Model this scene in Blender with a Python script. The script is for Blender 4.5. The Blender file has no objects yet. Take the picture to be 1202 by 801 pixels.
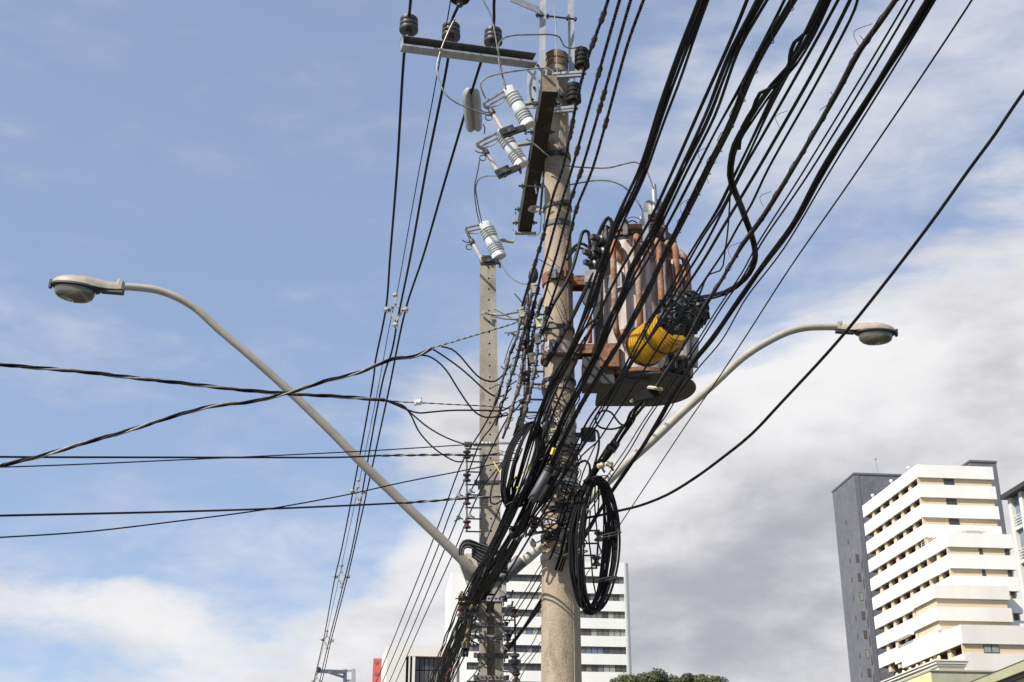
import bpy, math, random
from mathutils import Vector, Matrix
random.seed(7)
scene = bpy.context.scene
C = scene.collection

# ------------------------------------------------------------------ camera
FPX = 1553.0                       # focal length in pixels of a 1202 px wide picture
PITCH = math.radians(22.77)
CAM = Vector((0, 0, 1.6))
FW = Vector((0, math.cos(PITCH), math.sin(PITCH)))
UP = Vector((0, -math.sin(PITCH), math.cos(PITCH)))
cd = bpy.data.cameras.new('camera'); cam = bpy.data.objects.new('camera', cd); C.objects.link(cam)
cam.location = CAM; cam.rotation_euler = (math.pi/2 + PITCH, 0, 0)
cd.sensor_width = 36; cd.lens = 36*FPX/1202; cd.clip_start = .1; cd.clip_end = 20000
scene.camera = cam

def ray(px, py):
    return FW + Vector((1, 0, 0))*((px-601)/FPX) - UP*((py-400.5)/FPX)
def P(px, py, Y):                  # the point seen at (px, py) at forward distance Y
    r = ray(px, py); return CAM + r*(Y/r.y)
def S(p):                          # metres per pixel at a point
    return (p-CAM).dot(FW)/FPX

# ------------------------------------------------------------------ sun, sky
SUN_AZ, SUN_EL = math.radians(51), math.radians(44)      # sun behind the camera, to the left
sunv = Vector((-math.sin(SUN_AZ)*math.cos(SUN_EL), -math.cos(SUN_AZ)*math.cos(SUN_EL), math.sin(SUN_EL)))
sl = bpy.data.lights.new('sun', 'SUN'); so = bpy.data.objects.new('sun', sl); C.objects.link(so)
sl.energy = 4.9; sl.angle = math.radians(.53); sl.color = (1, .95, .87)
so.rotation_euler = sunv.to_track_quat('Z', 'Y').to_euler()

world = bpy.data.worlds.new('World'); scene.world = world; world.use_nodes = True
nt = world.node_tree; nt.nodes.clear()
def nd(t, **k):
    n = nt.nodes.new(t)
    for a, b in k.items(): setattr(n, a, b)
    return n
def put(sock, v):
    if isinstance(v, (int, float)): sock.default_value = v
    else: nt.links.new(v, sock)
def M_(op, a, b=0.0, c=0.0):
    n = nd('ShaderNodeMath', operation=op); put(n.inputs[0], a)
    if len(n.inputs) > 1: put(n.inputs[1], b)
    if len(n.inputs) > 2: put(n.inputs[2], c)
    return n.outputs[0]
def smooth(v, a, b):
    n = nd('ShaderNodeMapRange', interpolation_type='SMOOTHSTEP'); put(n.inputs[0], v)
    n.inputs[1].default_value = a; n.inputs[2].default_value = b
    return n.outputs[0]
tc = nd('ShaderNodeTexCoord'); nrm = nd('ShaderNodeVectorMath', operation='NORMALIZE')
nt.links.new(tc.outputs['Generated'], nrm.inputs[0])
sp = nd('ShaderNodeSeparateXYZ'); nt.links.new(nrm.outputs[0], sp.inputs[0])
X_, Y_, Z_ = sp.outputs
az = M_('ARCTAN2', X_, Y_); el = M_('ARCSINE', Z_)
zz = M_('ADD', M_('MAXIMUM', Z_, 0.0), .62)
cmb = nd('ShaderNodeCombineXYZ'); put(cmb.inputs[0], M_('DIVIDE', X_, zz)); put(cmb.inputs[1], M_('DIVIDE', Y_, zz)); put(cmb.inputs[2], M_('MULTIPLY', el, 2.1))
def noise(scale, detail, rough, off=(0, 0, 0), dist=0.0):
    mp = nd('ShaderNodeMapping'); nt.links.new(cmb.outputs[0], mp.inputs[0]); mp.inputs['Location'].default_value = off
    n = nd('ShaderNodeTexNoise'); nt.links.new(mp.outputs[0], n.inputs['Vector'])
    n.inputs['Scale'].default_value = scale; n.inputs['Detail'].default_value = detail
    n.inputs['Roughness'].default_value = rough; n.inputs['Distortion'].default_value = dist
    return n.outputs[0]
def blob(px, py, rx, ry, w, tilt=0):
    r = ray(px, py).normalized(); a0 = math.atan2(r.x, r.y); e0 = math.asin(r.z)
    da = M_('SUBTRACT', az, a0); de = M_('SUBTRACT', el, e0)
    c, s = math.cos(tilt), math.sin(tilt)
    u = M_('ADD', M_('MULTIPLY', da, c/(rx/FPX)), M_('MULTIPLY', de, s/(rx/FPX)))
    v = M_('ADD', M_('MULTIPLY', da, -s/(ry/FPX)), M_('MULTIPLY', de, c/(ry/FPX)))
    q = M_('ADD', M_('MULTIPLY', u, u), M_('MULTIPLY', v, v))
    return M_('MULTIPLY', M_('EXPONENT', M_('MULTIPLY', M_('POWER', q, 1.5), -1.0)), w)
def total(l):
    t = l[0]
    for b in l[1:]: t = M_('ADD', t, b)
    return t
cover = total([blob(1130, 590, 330, 240, .80, .25), blob(880, 640, 210, 200, .62), blob(330, 860, 480, 150, .44), blob(1180, 260, 110, 90, .25),
               blob(540, 590, 120, 150, .34), blob(60, 330, 230, 90, -.2), blob(720, 250, 80, 50, .1), blob(520, 740, 120, 90, .25),
               blob(50, 790, 130, 60, -.25), blob(110, 705, 130, 35, .22), blob(420, 130, 480, 260, -.35), blob(230, 520, 230, 110, -.40), blob(980, 270, 130, 60, -.22, .5)])
n1 = noise(3.9, 12, .58, (3.4, 1.7, 0.6), .2); n1b = noise(3.9, 7, .58, (3.4+.028, 1.7, .6-.045), .2)
n2 = noise(13, 8, .6, (8, 2, 1), .3); n3 = noise(1.1, 4, .5, (1, 5, 2))
field = total([cover, M_('MULTIPLY', M_('SUBTRACT', n1, .5), 1.7), M_('MULTIPLY', M_('SUBTRACT', n2, .5), .22), -.05])
dens = smooth(field, -.06, .30)
veil = smooth(total([M_('MULTIPLY', M_('SUBTRACT', n3, .5), .7), M_('MULTIPLY', M_('SUBTRACT', n1, .5), 1.5), M_('MULTIPLY', M_('SUBTRACT', n2, .5), 1.2),
             blob(1010, 70, 330, 190, .46), blob(40, 390, 170, 70, .35, -.3), blob(420, 680, 420, 130, .5), blob(1050, 350, 260, 120, .3)]), -.1, .95)
dens = M_('MAXIMUM', M_('MULTIPLY', dens, .95), M_('MULTIPLY', veil, .72))
relief = M_('MULTIPLY', M_('SUBTRACT', n1, n1b), 2.0)
shade = smooth(total([blob(850, 665, 190, 120, .46, .3), blob(960, 760, 160, 90, .35), blob(1180, 420, 130, 90, .28), blob(930, 420, 200, 90, -.30), blob(780, 590, 80, 60, -.2), blob(1000, 80, 330, 170, -.3), blob(200, 720, 300, 90, -.10), .27,
               M_('MULTIPLY', M_('SUBTRACT', noise(4.6, 9, .55, (0, 3.3, 4)), .5), .75), relief]), -.15, 1.1)
sky = nd('ShaderNodeTexSky', sky_type='NISHITA'); sky.sun_disc = False
sky.sun_elevation = SUN_EL; sky.sun_rotation = math.pi + SUN_AZ
sky.altitude = 900; sky.air_density = 1.0; sky.dust_density = 1.2; sky.ozone_density = 1.6
cc = nd('ShaderNodeMix', data_type='RGBA'); put(cc.inputs[0], shade)
cc.inputs[6].default_value = (4.95, 4.85, 4.85, 1); cc.inputs[7].default_value = (2.3, 2.32, 2.5, 1)
mx = nd('ShaderNodeMix', data_type='RGBA'); put(mx.inputs[0], dens)
hs = nd('ShaderNodeMix', data_type='RGBA'); hs.inputs[0].default_value = .52      # thin even haze over the clear sky
hs.inputs[7].default_value = (2.05, 2.50, 3.55, 1)
nt.links.new(sky.outputs[0], hs.inputs[6])
nt.links.new(hs.outputs[2], mx.inputs[6]); nt.links.new(cc.outputs[2], mx.inputs[7])
bg = nd('ShaderNodeBackground'); nt.links.new(mx.outputs[2], bg.inputs[0]); bg.inputs[1].default_value = .135
wo = nd('ShaderNodeOutputWorld'); nt.links.new(bg.outputs[0], wo.inputs[0])
vs = scene.view_settings; vs.view_transform = 'Standard'; vs.look = 'None'; vs.exposure = .5; vs.gamma = 1; vs.use_curve_mapping = False

# ------------------------------------------------------------------ materials
MATS = {}
def mat(name, col, rough=.6, metal=0.0, col2=None, scale=8.0, bump=0.0, bscale=60.0, col3=None, th=(.45, .6), spec=.5, speck=None, trans=0.0, coat=0.0, stretch=None):
    m = bpy.data.materials.new(name); m.use_nodes = True; t = m.node_tree; b = t.nodes['Principled BSDF']
    b.inputs['Base Color'].default_value = (*col, 1); b.inputs['Roughness'].default_value = rough; b.inputs['Metallic'].default_value = metal
    b.inputs['Specular IOR Level'].default_value = spec; b.inputs['Coat Weight'].default_value = coat
    b.inputs['Transmission Weight'].default_value = trans
    tcn = t.nodes.new('ShaderNodeTexCoord'); src = tcn.outputs['Object']
    if stretch:
        mp = t.nodes.new('ShaderNodeMapping'); mp.inputs['Scale'].default_value = stretch; t.links.new(src, mp.inputs[0]); src = mp.outputs[0]
    def nz(s, d=5, r=.6):
        n = t.nodes.new('ShaderNodeTexNoise'); n.inputs['Scale'].default_value = s; n.inputs['Detail'].default_value = d; n.inputs['Roughness'].default_value = r
        t.links.new(src, n.inputs['Vector']); return n.outputs[0]
    cur = None
    def over(c, fac):
        nonlocal cur
        x = t.nodes.new('ShaderNodeMix'); x.data_type = 'RGBA'; t.links.new(fac, x.inputs[0])
        if cur is None: x.inputs[6].default_value = (*col, 1)
        else: t.links.new(cur, x.inputs[6])
        x.inputs[7].default_value = (*c, 1); cur = x.outputs[2]
    def ramp(v, a, bb):
        r = t.nodes.new('ShaderNodeMapRange'); t.links.new(v, r.inputs[0]); r.inputs[1].default_value = a; r.inputs[2].default_value = bb; return r.outputs[0]
    if col2: over(col2, ramp(nz(scale), .35, .65))
    if col3: over(col3, ramp(nz(scale*.55+.7, 8, .68), *th))
    if speck:
        over(speck[0], ramp(nz(speck[1], 2, .5), speck[2], speck[2]+.06))
    if cur is not None: t.links.new(cur, b.inputs['Base Color'])
    if bump:
        bn = t.nodes.new('ShaderNodeBump'); bn.inputs['Strength'].default_value = bump; bn.inputs['Distance'].default_value = .01
        t.links.new(nz(bscale), bn.inputs['Height']); t.links.new(bn.outputs[0], b.inputs['Normal'])
    MATS[name] = m; return m
mat('rubber', (.006, .006, .0065), .55, bump=.2, bscale=40, col2=(.012, .0115, .011), scale=4, spec=.16)
mat('rubber_dull', (.018, .017, .016), .65, col2=(.009, .009, .009), scale=5, spec=.2)
mat('rubber_worn', (.035, .031, .027), .65, col2=(.07, .061, .05), scale=25, bump=.2)
mat('rubber_grey', (.075, .078, .085), .5, col2=(.05, .05, .052), scale=9, bump=.15)
mat('cable_light', (.32, .31, .28), .5, metal=.3, col2=(.2, .19, .17), scale=30)
mat('bare_wire', (.26, .25, .235), .5, metal=.6, col2=(.14, .13, .12), scale=14)
mat('galvanized', (.40, .41, .42), .5, metal=.4, col2=(.28, .285, .29), scale=12, col3=(.3, .24, .19), th=(.58, .8), bump=.12)
mat('steel_dark', (.10, .10, .10), .55, metal=.5, col2=(.05, .045, .04), scale=20, bump=.2)
mat('steel_pale', (.38, .365, .33), .55, metal=.2, col2=(.24, .225, .195), scale=22, col3=(.25, .13, .07), th=(.6, .75), bump=.15)
mat('rust', (.20, .085, .04), .8, col2=(.16, .07, .035), scale=18, col3=(.33, .19, .10), th=(.52, .72), bump=.35)
mat('rust_tube', (.30, .115, .045), .75, col2=(.14, .055, .028), scale=8, col3=(.30, .24, .19), th=(.50, .64), bump=.25, bscale=50)
mat('tank_paint', (.42, .375, .35), .55, col2=(.30, .255, .23), scale=6, col3=(.22, .095, .042), th=(.51, .66), bump=.1, stretch=(3, 3, .7))
mat('tank_dark', (.055, .05, .048), .7, col2=(.03, .027, .025), scale=8, col3=(.13, .07, .04), th=(.56, .75), bump=.3)
mat('cap_grey', (.13, .14, .15), .5, col2=(.09, .095, .10), scale=10)
mat('concrete', (.37, .292, .205), .92, col2=(.265, .208, .148), scale=3.2, col3=(.12, .095, .07), th=(.52, .72), stretch=(2.2, 2.2, .8), bump=.7, bscale=55, speck=((.47, .41, .33), 110, .60))
mat('concrete_grey', (.34, .30, .24), .92, col2=(.25, .22, .175), scale=4, col3=(.12, .105, .088), th=(.54, .74), stretch=(2.5, 2.5, .7), bump=.6, bscale=60, speck=((.12, .10, .085), 75, .64))
mat('hole_dark', (.03, .026, .022), .9)
mat('timber', (.042, .031, .023), .95, col2=(.018, .014, .011), scale=10, bump=.8, bscale=25, col3=(.10, .078, .058), th=(.56, .72), stretch=(1, 1, 1))
mat('timber_end', (.22, .18, .115), .9, col2=(.16, .13, .085), scale=14, bump=.6, bscale=40)
mat('porcelain_white', (.70, .72, .71), .25, col2=(.60, .62, .60), scale=9, coat=.4)
mat('porcelain_brown', (.085, .035, .022), .22, col2=(.045, .02, .015), scale=12, coat=.5)
mat('porcelain_grey', (.055, .055, .052), .4, col2=(.032, .032, .03), scale=10, coat=.2)
mat('fuse_tube', (.62, .57, .49), .5, col2=(.42, .36, .29), scale=25)
mat('lamp_paint', (.37, .325, .265), .55, col2=(.27, .23, .18), scale=9, col3=(.33, .20, .11), th=(.62, .78), bump=.1)
mat('arm_paint', (.40, .365, .30), .55, col2=(.31, .285, .235), scale=5, col3=(.42, .27, .15), th=(.60, .76), bump=.12)
mat('lamp_glass', (.065, .056, .038), .15, col2=(.15, .13, .092), scale=5, coat=.6, spec=.6)
mat('lamp_gasket', (.03, .028, .026), .6)
mat('yellow_plastic', (.62, .34, .008), .5, col2=(.45, .24, .01), scale=9, col3=(.20, .13, .03), th=(.56, .76))
mat('yellow_tag', (.75, .55, .06), .5)
mat('cream_plastic', (.62, .55, .38), .5, col2=(.4, .34, .2), scale=15)
mat('black_wrap', (.008, .008, .0085), .5, col2=(.015, .015, .015), scale=8, bump=.6, bscale=30)
mat('grey_cover', (.40, .40, .41), .6, col2=(.33, .33, .33), scale=12)
# far buildings
mat('white_render', (.80, .785, .745), .85, col2=(.74, .72, .68), scale=.15, col3=(.60, .575, .53), th=(.62, .9), stretch=(2.2, 2.2, .3))
mat('white_render_warm', (.72, .68, .62), .85, col2=(.67, .63, .57), scale=.2, col3=(.52, .47, .41), th=(.60, .85), stretch=(2.5, 2.5, .35))
mat('beige_render', (.62, .49, .325), .85, col2=(.57, .45, .30), scale=.3)
mat('dark_opening', (.055, .04, .032), .6, col2=(.13, .07, .045), scale=.5)
mat('shaded_soffit', (.16, .11, .075), .85)  # slab underside coloured dark to deepen the shade in the balconies
mat('grey_stone', (.135, .137, .150), .8, col2=(.11, .112, .124), scale=.25, col3=(.165, .168, .185), th=(.5, .7))
mat('grey_stone_joint', (.12, .125, .14), .8)
mat('glass_dark', (.055, .055, .06), .15, col2=(.09, .085, .085), scale=.2)
mat('glass_blue', (.20, .25, .30), .12, col2=(.13, .16, .2), scale=.2)
mat('glass_sky', (.24, .28, .34), .2)
mat('pane_a', (.075, .07, .066), .3); mat('pane_b', (.13, .13, .118), .35); mat('pane_c', (.27, .275, .235), .5)
mat('pane_d', (.05, .047, .045), .25); mat('pane_e', (.12, .145, .19), .25)
mat('pane_tan', (.11, .075, .062), .6)
mat('frame_dark', (.07, .065, .06), .6)
mat('frame_white', (.7, .69, .66), .6)
mat('red_panel', (.50, .085, .075), .6, col2=(.45, .08, .07), scale=.3)
mat('cream_wall', (.66, .645, .59), .85, col2=(.61, .595, .545), scale=.2)
mat('yellow_wall', (.72, .60, .29), .85, col2=(.64, .55, .31), scale=.5)
mat('stucco_trim', (.60, .59, .54), .85)
mat('stained_wall', (.40, .375, .27), .9, col2=(.33, .31, .23), scale=.9, col3=(.2, .185, .14), th=(.6, .75))
mat('olive_roof', (.42, .40, .25), .8, col2=(.37, .35, .22), scale=.6)
mat('bark', (.12, .09, .06), .9, bump=.6, bscale=12, col2=(.07, .05, .035), scale=6)
mat('asphalt', (.05, .05, .052), .9, col2=(.065, .064, .062), scale=2, bump=.4, bscale=90)
mat('paving', (.27, .26, .24), .9, col2=(.22, .21, .2), scale=1.5, bump=.3)
mat('earth', (.10, .09, .065), .95, col2=(.06, .075, .035), scale=.05)
def leaf_mat():
    m = bpy.data.materials.new('leaves'); m.use_nodes = True; t = m.node_tree; b = t.nodes['Principled BSDF']
    oi = t.nodes.new('ShaderNodeTexCoord'); n = t.nodes.new('ShaderNodeTexNoise'); n.inputs['Scale'].default_value = 1.6; n.inputs['Detail'].default_value = 5
    t.links.new(oi.outputs['Object'], n.inputs['Vector'])
    r = t.nodes.new('ShaderNodeValToRGB'); r.color_ramp.elements[0].color = (.022, .034, .008, 1); r.color_ramp.elements[1].color = (.085, .092, .02, 1)
    r.color_ramp.elements[0].position = .35; r.color_ramp.elements[1].position = .65
    t.links.new(n.outputs[0], r.inputs[0]); t.links.new(r.outputs[0], b.inputs['Base Color']); b.inputs['Roughness'].default_value = .6
    MATS['leaves'] = m
leaf_mat()

# ------------------------------------------------------------------ mesh helpers
def frame(p, z, xh=None):
    z = Vector(z).normalized(); xh = Vector(xh) if xh is not None else (Vector((0, 0, 1)) if abs(z.z) < .9 else Vector((1, 0, 0)))
    x = (xh - z*xh.dot(z)).normalized(); y = z.cross(x)
    m = Matrix((x, y, z)).transposed().to_4x4(); m.translation = p; return m
class MB:
    def __init__(s): s.v = []; s.f = []; s.mi = []; s.cm = 0
    def face(s, idx): s.f.append(tuple(idx)); s.mi.append(s.cm)
    def box(s, a, b, m=None):              # a, b opposite corners, in the frame m
        n = len(s.v); c = [(x, y, z) for x in (a[0], b[0]) for y in (a[1], b[1]) for z in (a[2], b[2])]
        s.v += [(m @ Vector(q)) if m else Vector(q) for q in c]
        for q in ((0, 1, 3, 2), (4, 6, 7, 5), (0, 4, 5, 1), (2, 3, 7, 6), (0, 2, 6, 4), (1, 5, 7, 3)): s.face([n+i for i in q])
        return s
    def bar(s, p, q, w, h, up=None):       # box beam between two points
        p, q = Vector(p), Vector(q); m = frame(p, q-p, up); L = (q-p).length
        return s.box((-h/2, -w/2, 0), (h/2, w/2, L), m)
    def tube(s, pts, r, n=8, caps=True, closed=False):
        pts = [Vector(p) for p in pts]; k = len(pts)
        rr = r if isinstance(r, (list, tuple)) else [r]*k
        base = len(s.v); N = None
        for i, p in enumerate(pts):
            a = pts[(i-1) % k] if (closed or i > 0) else p; b = pts[(i+1) % k] if (closed or i < k-1) else p
            t = (b-a).normalized()
            if N is None: N = t.orthogonal().normalized()
            else:
                N = N - t*N.dot(t)
                N = N.normalized() if N.length > 1e-6 else t.orthogonal().normalized()
            B = t.cross(N)
            for j in range(n):
                an = 2*math.pi*j/n; s.v.append(p + (N*math.cos(an)+B*math.sin(an))*rr[i])
        for i in range(k if closed else k-1):
            i2 = (i+1) % k
            for j in range(n):
                j2 = (j+1) % n; s.face((base+i*n+j, base+i*n+j2, base+i2*n+j2, base+i2*n+j))
        if caps and not closed:
            s.face([base+j for j in range(n)][::-1]); s.face([base+(k-1)*n+j for j in range(n)])
        return s
    def lathe(s, prof, m=None, n=20, caps=True):   # prof: (radius, z)
        base = len(s.v)
        for r, z in prof:
            for j in range(n):
                an = 2*math.pi*j/n; q = Vector((r*math.cos(an), r*math.sin(an), z)); s.v.append(m @ q if m else q)
        for i in range(len(prof)-1):
            for j in range(n):
                j2 = (j+1) % n; s.face((base+i*n+j, base+i*n+j2, base+(i+1)*n+j2, base+(i+1)*n+j))
        if caps:
            s.face([base+j for j in range(n)][::-1]); s.face([base+(len(prof)-1)*n+j for j in range(n)])
        return s
    def prism(s, poly, z0, z1, m=None):
        n = len(s.v); k = len(poly)
        for z in (z0, z1):
            for x, y in poly:
                q = Vector((x, y, z)); s.v.append(m @ q if m else q)
        s.face([n+i for i in range(k)][::-1]); s.face([n+k+i for i in range(k)])
        for i in range(k): j = (i+1) % k; s.face((n+i, n+j, n+k+j, n+k+i))
        return s
    def build(s, name, material, parent=None, loc=None, smooth=30):
        mats = material if isinstance(material, (list, tuple)) else [material]
        L = Vector((0, 0, 0))
        if parent is not None: L = Vector(parent.get('_o', (0, 0, 0)))
        elif loc is not None: L = Vector(loc)
        me = bpy.data.meshes.new(name); me.from_pydata([tuple(Vector(q)-L) for q in s.v], [], s.f)
        for x in mats: me.materials.append(MATS[x])
        if len(mats) > 1: me.polygons.foreach_set('material_index', s.mi)
        me.update()
        if smooth:
            me.polygons.foreach_set('use_smooth', [True]*len(me.polygons)); me.set_sharp_from_angle(angle=math.radians(smooth+10))
        o = bpy.data.objects.new(name, me); C.objects.link(o)
        if parent is not None: o.parent = parent; o['_o'] = tuple(L)
        else: o.location = L; o['_o'] = tuple(L)
        return o
def stuff(o): o['kind'] = 'stuff'; return o
def tubes(name, material, parent, segs, n=6):      # several short round pieces, each an object of its own
    for a, b, r in segs: MB().tube([a, b], r, n).build(name, material, parent)
def tag(o, label, cat, group=None, kind=None):
    if label: o['label'] = label
    if cat: o['category'] = cat
    if group: o['group'] = group
    if kind: o['kind'] = kind
    return o
def thing(name, label, cat, loc, group=None):
    o = bpy.data.objects.new(name, None); C.objects.link(o); o.location = loc; o['_o'] = tuple(loc); o.empty_display_size = .1
    return tag(o, label, cat, group)
def dup(root, mtx, label=None, group=None):
    r = root.copy(); C.objects.link(r); r.matrix_world = mtx
    if label: r['label'] = label
    if group: r['group'] = group
    def rec(a, b):
        for ch in list(a.children):
            c = ch.copy(); C.objects.link(c); c.parent = b; rec(ch, c)
    rec(root, r); return r
def catmull(pts, step=.12, mx=40):
    pts = [Vector(p) for p in pts]
    if len(pts) < 3: return pts
    e = [pts[0]*2-pts[1]] + pts + [pts[-1]*2-pts[-2]]; out = []
    for i in range(1, len(e)-2):
        a, b, c, d = e[i-1:i+3]
        # centripetal spacing keeps the curve from overshooting
        t0 = 0; t1 = t0+max((b-a).length, 1e-4)**.5; t2 = t1+max((c-b).length, 1e-4)**.5; t3 = t2+max((d-c).length, 1e-4)**.5
        n = max(2, min(mx, int((c-b).length/step)+1))
        for k in range(n):
            t = t1+(t2-t1)*k/n
            A1 = a*((t1-t)/(t1-t0))+b*((t-t0)/(t1-t0)); A2 = b*((t2-t)/(t2-t1))+c*((t-t1)/(t2-t1)); A3 = c*((t3-t)/(t3-t2))+d*((t-t2)/(t3-t2))
            B1 = A1*((t2-t)/(t2-t0))+A2*((t-t0)/(t2-t0)); B2 = A2*((t3-t)/(t3-t1))+A3*((t-t1)/(t3-t1))
            out.append(B1*((t2-t)/(t2-t1))+B2*((t-t1)/(t2-t1)))
    out.append(pts[-1]); return out
YT = [(-160, 3.8), (-100, 4.05), (0, 4.6), (100, 5.2), (200, 5.95), (300, 6.95), (400, 8.3), (460, 9.35), (500, 10.0), (540, 10.42), (600, 10.62), (640, 11.2), (690, 12.8), (740, 14.7), (801, 18.4), (860, 24), (930, 36)]
def yt(py):
    for (a, A), (b, B) in zip(YT, YT[1:]):
        if py <= b: t = max(0, (py-a)/(b-a)); return 1/(1/A+(1/B-1/A)*t)
    return YT[-1][1]
def path(pts, k=1.0, y0=None, y1=None):
    """pixel points -> world points; (px,py,Y) fixes a distance, distances between fixed ones follow a straight run"""
    if all(len(p) == 2 for p in pts) and y0 is None: return [P(x, y, yt(y)*k) for x, y in pts]
    q = [list(p) for p in pts]
    if y0 is not None and len(q[0]) == 2: q[0].append(y0)
    if y1 is not None and len(q[-1]) == 2: q[-1].append(y1)
    known = [i for i, p in enumerate(q) if len(p) > 2]
    L = [0]
    for a, b in zip(q, q[1:]): L.append(L[-1]+math.hypot(a[0]-b[0], a[1]-b[1]))
    for i, p in enumerate(q):
        if len(p) > 2: continue
        a = max(j for j in known if j < i); b = min(j for j in known if j > i)
        t = (L[i]-L[a])/(L[b]-L[a]); p.append(1/((1/q[a][2])*(1-t)+(1/q[b][2])*t))
    return [P(*p) for p in q]
def offs(pl, fn):                     # shift a polyline in its own cross-section; fn(i, s) -> (u, v)
    out = []; s = 0
    for i, p in enumerate(pl):
        a = pl[max(0, i-1)]; b = pl[min(len(pl)-1, i+1)]; t = (b-a).normalized()
        u = t.cross(Vector((0, 0, 1)))
        u = u.normalized() if u.length > .05 else Vector((1, 0, 0)); v = u.cross(t)
        if i: s += (p-pl[i-1]).length
        a_, b_ = fn(i, s); out.append(p+u*a_+v*b_)
    return out
def cable(label, pts3, r, m='rubber', name='cable', cat='cable', group=None, n=7, step=.12):
    pl = catmull(pts3, step); o = MB().tube(pl, r, n).build(name, m, None, pl[0]); return tag(o, label, cat, group)
def wobble(R, seed, wl=1.3):
    rnd = random.Random(seed); ph = [rnd.uniform(0, 6.28) for _ in range(4)]; u0, v0 = rnd.uniform(-1, 1), rnd.uniform(-1, 1)
    def f(i, s): return (R*(u0*.8+.45*math.sin(s*2*math.pi/wl+ph[0])+.2*math.sin(s*7+ph[1])), R*(v0*.8+.45*math.sin(s*2*math.pi/(wl*1.4)+ph[2])+.2*math.sin(s*6+ph[3])))
    return f
def bundle(label, pts3, n, r, R, lash=0, mats=('rubber',), group=None, seed=0, flat=1.0, name='cable_bundle', fat=None, step=.12):
    pl = catmull(pts3, step); t = thing(name, label, 'cable bundle', pl[0], group)
    for i in range(n):
        u = (i-(n-1)/2)/max(1, (n-1)/2) if n > 1 else 0
        w = wobble(R*.45, seed*31+i); rr = r*1.18*random.Random(seed*7+i).uniform(.8, 1.2)
        q = offs(pl, lambda k, s: (u*R*flat+w(k, s)[0], (.5-abs(u))*R*.6+w(k, s)[1]))
        MB().tube(q, rr, 6).build('cable', mats[i % len(mats)], t)
    if fat: MB().tube(offs(pl, lambda k, s: (0, -R*.3)), fat, 8).build('cable', 'rubber_dull', t)
    if lash:
        L = [0]
        fine = []
        for a, b in zip(pl, pl[1:]):
            m = max(1, int((b-a).length/.03))
            fine += [a.lerp(b, k/m) for k in range(m)]
        h = offs(fine, lambda k, s: (math.cos(s*2*math.pi/lash)*(R*1.25*flat+r), math.sin(s*2*math.pi/lash)*(R*1.0+r)))
        MB().tube(h, .0022, 4).build('lashing_wire', 'steel_dark', t)
    return t
def rope(label, pts3, R, r, pitch, n=3, mats=('rubber',), name='twisted_cable', group=None, step=None, cat='cable'):
    pl = catmull(pts3, .1); fine = []
    st = step or pitch/9
    for a, b in zip(pl, pl[1:]):
        m = max(1, int((b-a).length/st)); fine += [a.lerp(b, k/m) for k in range(m)]
    fine.append(pl[-1])
    t = thing(name, label, cat, pl[0], group)
    for i in range(n):
        ph = 2*math.pi*i/n
        MB().tube(offs(fine, lambda k, s: (math.cos(s*2*math.pi/pitch+ph)*R, math.sin(s*2*math.pi/pitch+ph)*R)), r, 5).build('strand', mats[i % len(mats)], t)
    return t, pl
def at_px(pl, py):                    # point and direction of a polyline where it crosses picture height py
    def proj(p):
        d = p-CAM; return 400.5-FPX*d.dot(UP)/d.dot(FW)
    for a, b in zip(pl, pl[1:]):
        ya, yb = proj(a), proj(b)
        if (ya-py)*(yb-py) <= 0 and ya != yb: return a.lerp(b, (py-ya)/(yb-ya)), (b-a).normalized()
    return pl[-1], (pl[-1]-pl[-2]).normalized()
def connector(t, p, d, L=.11, r=.017, m='rubber_worn'):
    fr = frame(p, d); c = MB(); c.lathe([(r*.6, -L/2), (r, -L/2+.01), (r, L/2-.01), (r*.6, L/2)], fr, 8)
    c.lathe([(r*1.15, -L*.3), (r*1.15, -L*.2)], fr, 8).lathe([(r*1.15, L*.2), (r*1.15, L*.3)], fr, 8)
    c.tube([fr @ Vector((r, 0, L*.25)), fr @ Vector((r*2.0, 0, L*.3))], .004, 5)
    return c.build('connector', m, t)
mat('ochre', (.20, .11, .03), .6)
mat('splice_grey', (.13, .115, .095), .7, col2=(.06, .053, .045), scale=30, bump=.2)
mat('weathered_top', (.20, .125, .08), .85, col2=(.12, .08, .055), scale=16, col3=(.30, .22, .15), th=(.52, .7), bump=.3)
mat('shaded_arm_steel', (.17, .172, .17), .55, metal=.35, col2=(.11, .11, .108), scale=14, bump=.15)  # darker steel standing for the shade on the arm's front
mat('strap_steel', (.25, .25, .245), .55, metal=.3, col2=(.13, .125, .115), scale=22, col3=(.12, .06, .03), th=(.54, .7), bump=.2)

# ------------------------------------------------------------------ ground
SD = Vector((-.1092, .9940, 0))       # along the street
SE = Vector((.9940, .1092, 0))        # across the street, to the right
def FR(o): m = Matrix((SE, SD, Vector((0, 0, 1)))).transposed().to_4x4(); m.translation = o; return m
F0 = FR(Vector((0, 0, 0)))
g = MB(); N = 24; ext = 6000
for i in range(N+1):
    for j in range(N+1): g.v.append(Vector((-ext+2*ext*i/N, -ext+2*ext*j/N, 0)))
for i in range(N):
    for j in range(N): a = i*(N+1)+j; g.face((a, a+N+1, a+N+2, a+1))
tag(g.build('ground', 'earth', smooth=0), None, None, kind='structure')
tag(MB().box((-9.2, -60, .0), (-1.6, 420, .012), F0).build('road', 'asphalt', smooth=0), None, None, kind='structure')
tag(MB().box((-1.6, -60, 0), (3.4, 420, .14), F0).build('pavement', 'paving', smooth=0), None, None, kind='structure')
tag(MB().box((-12, -60, 0), (-9.2, 420, .14), F0).build('pavement', 'paving', smooth=0), None, None, kind='structure')

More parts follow.
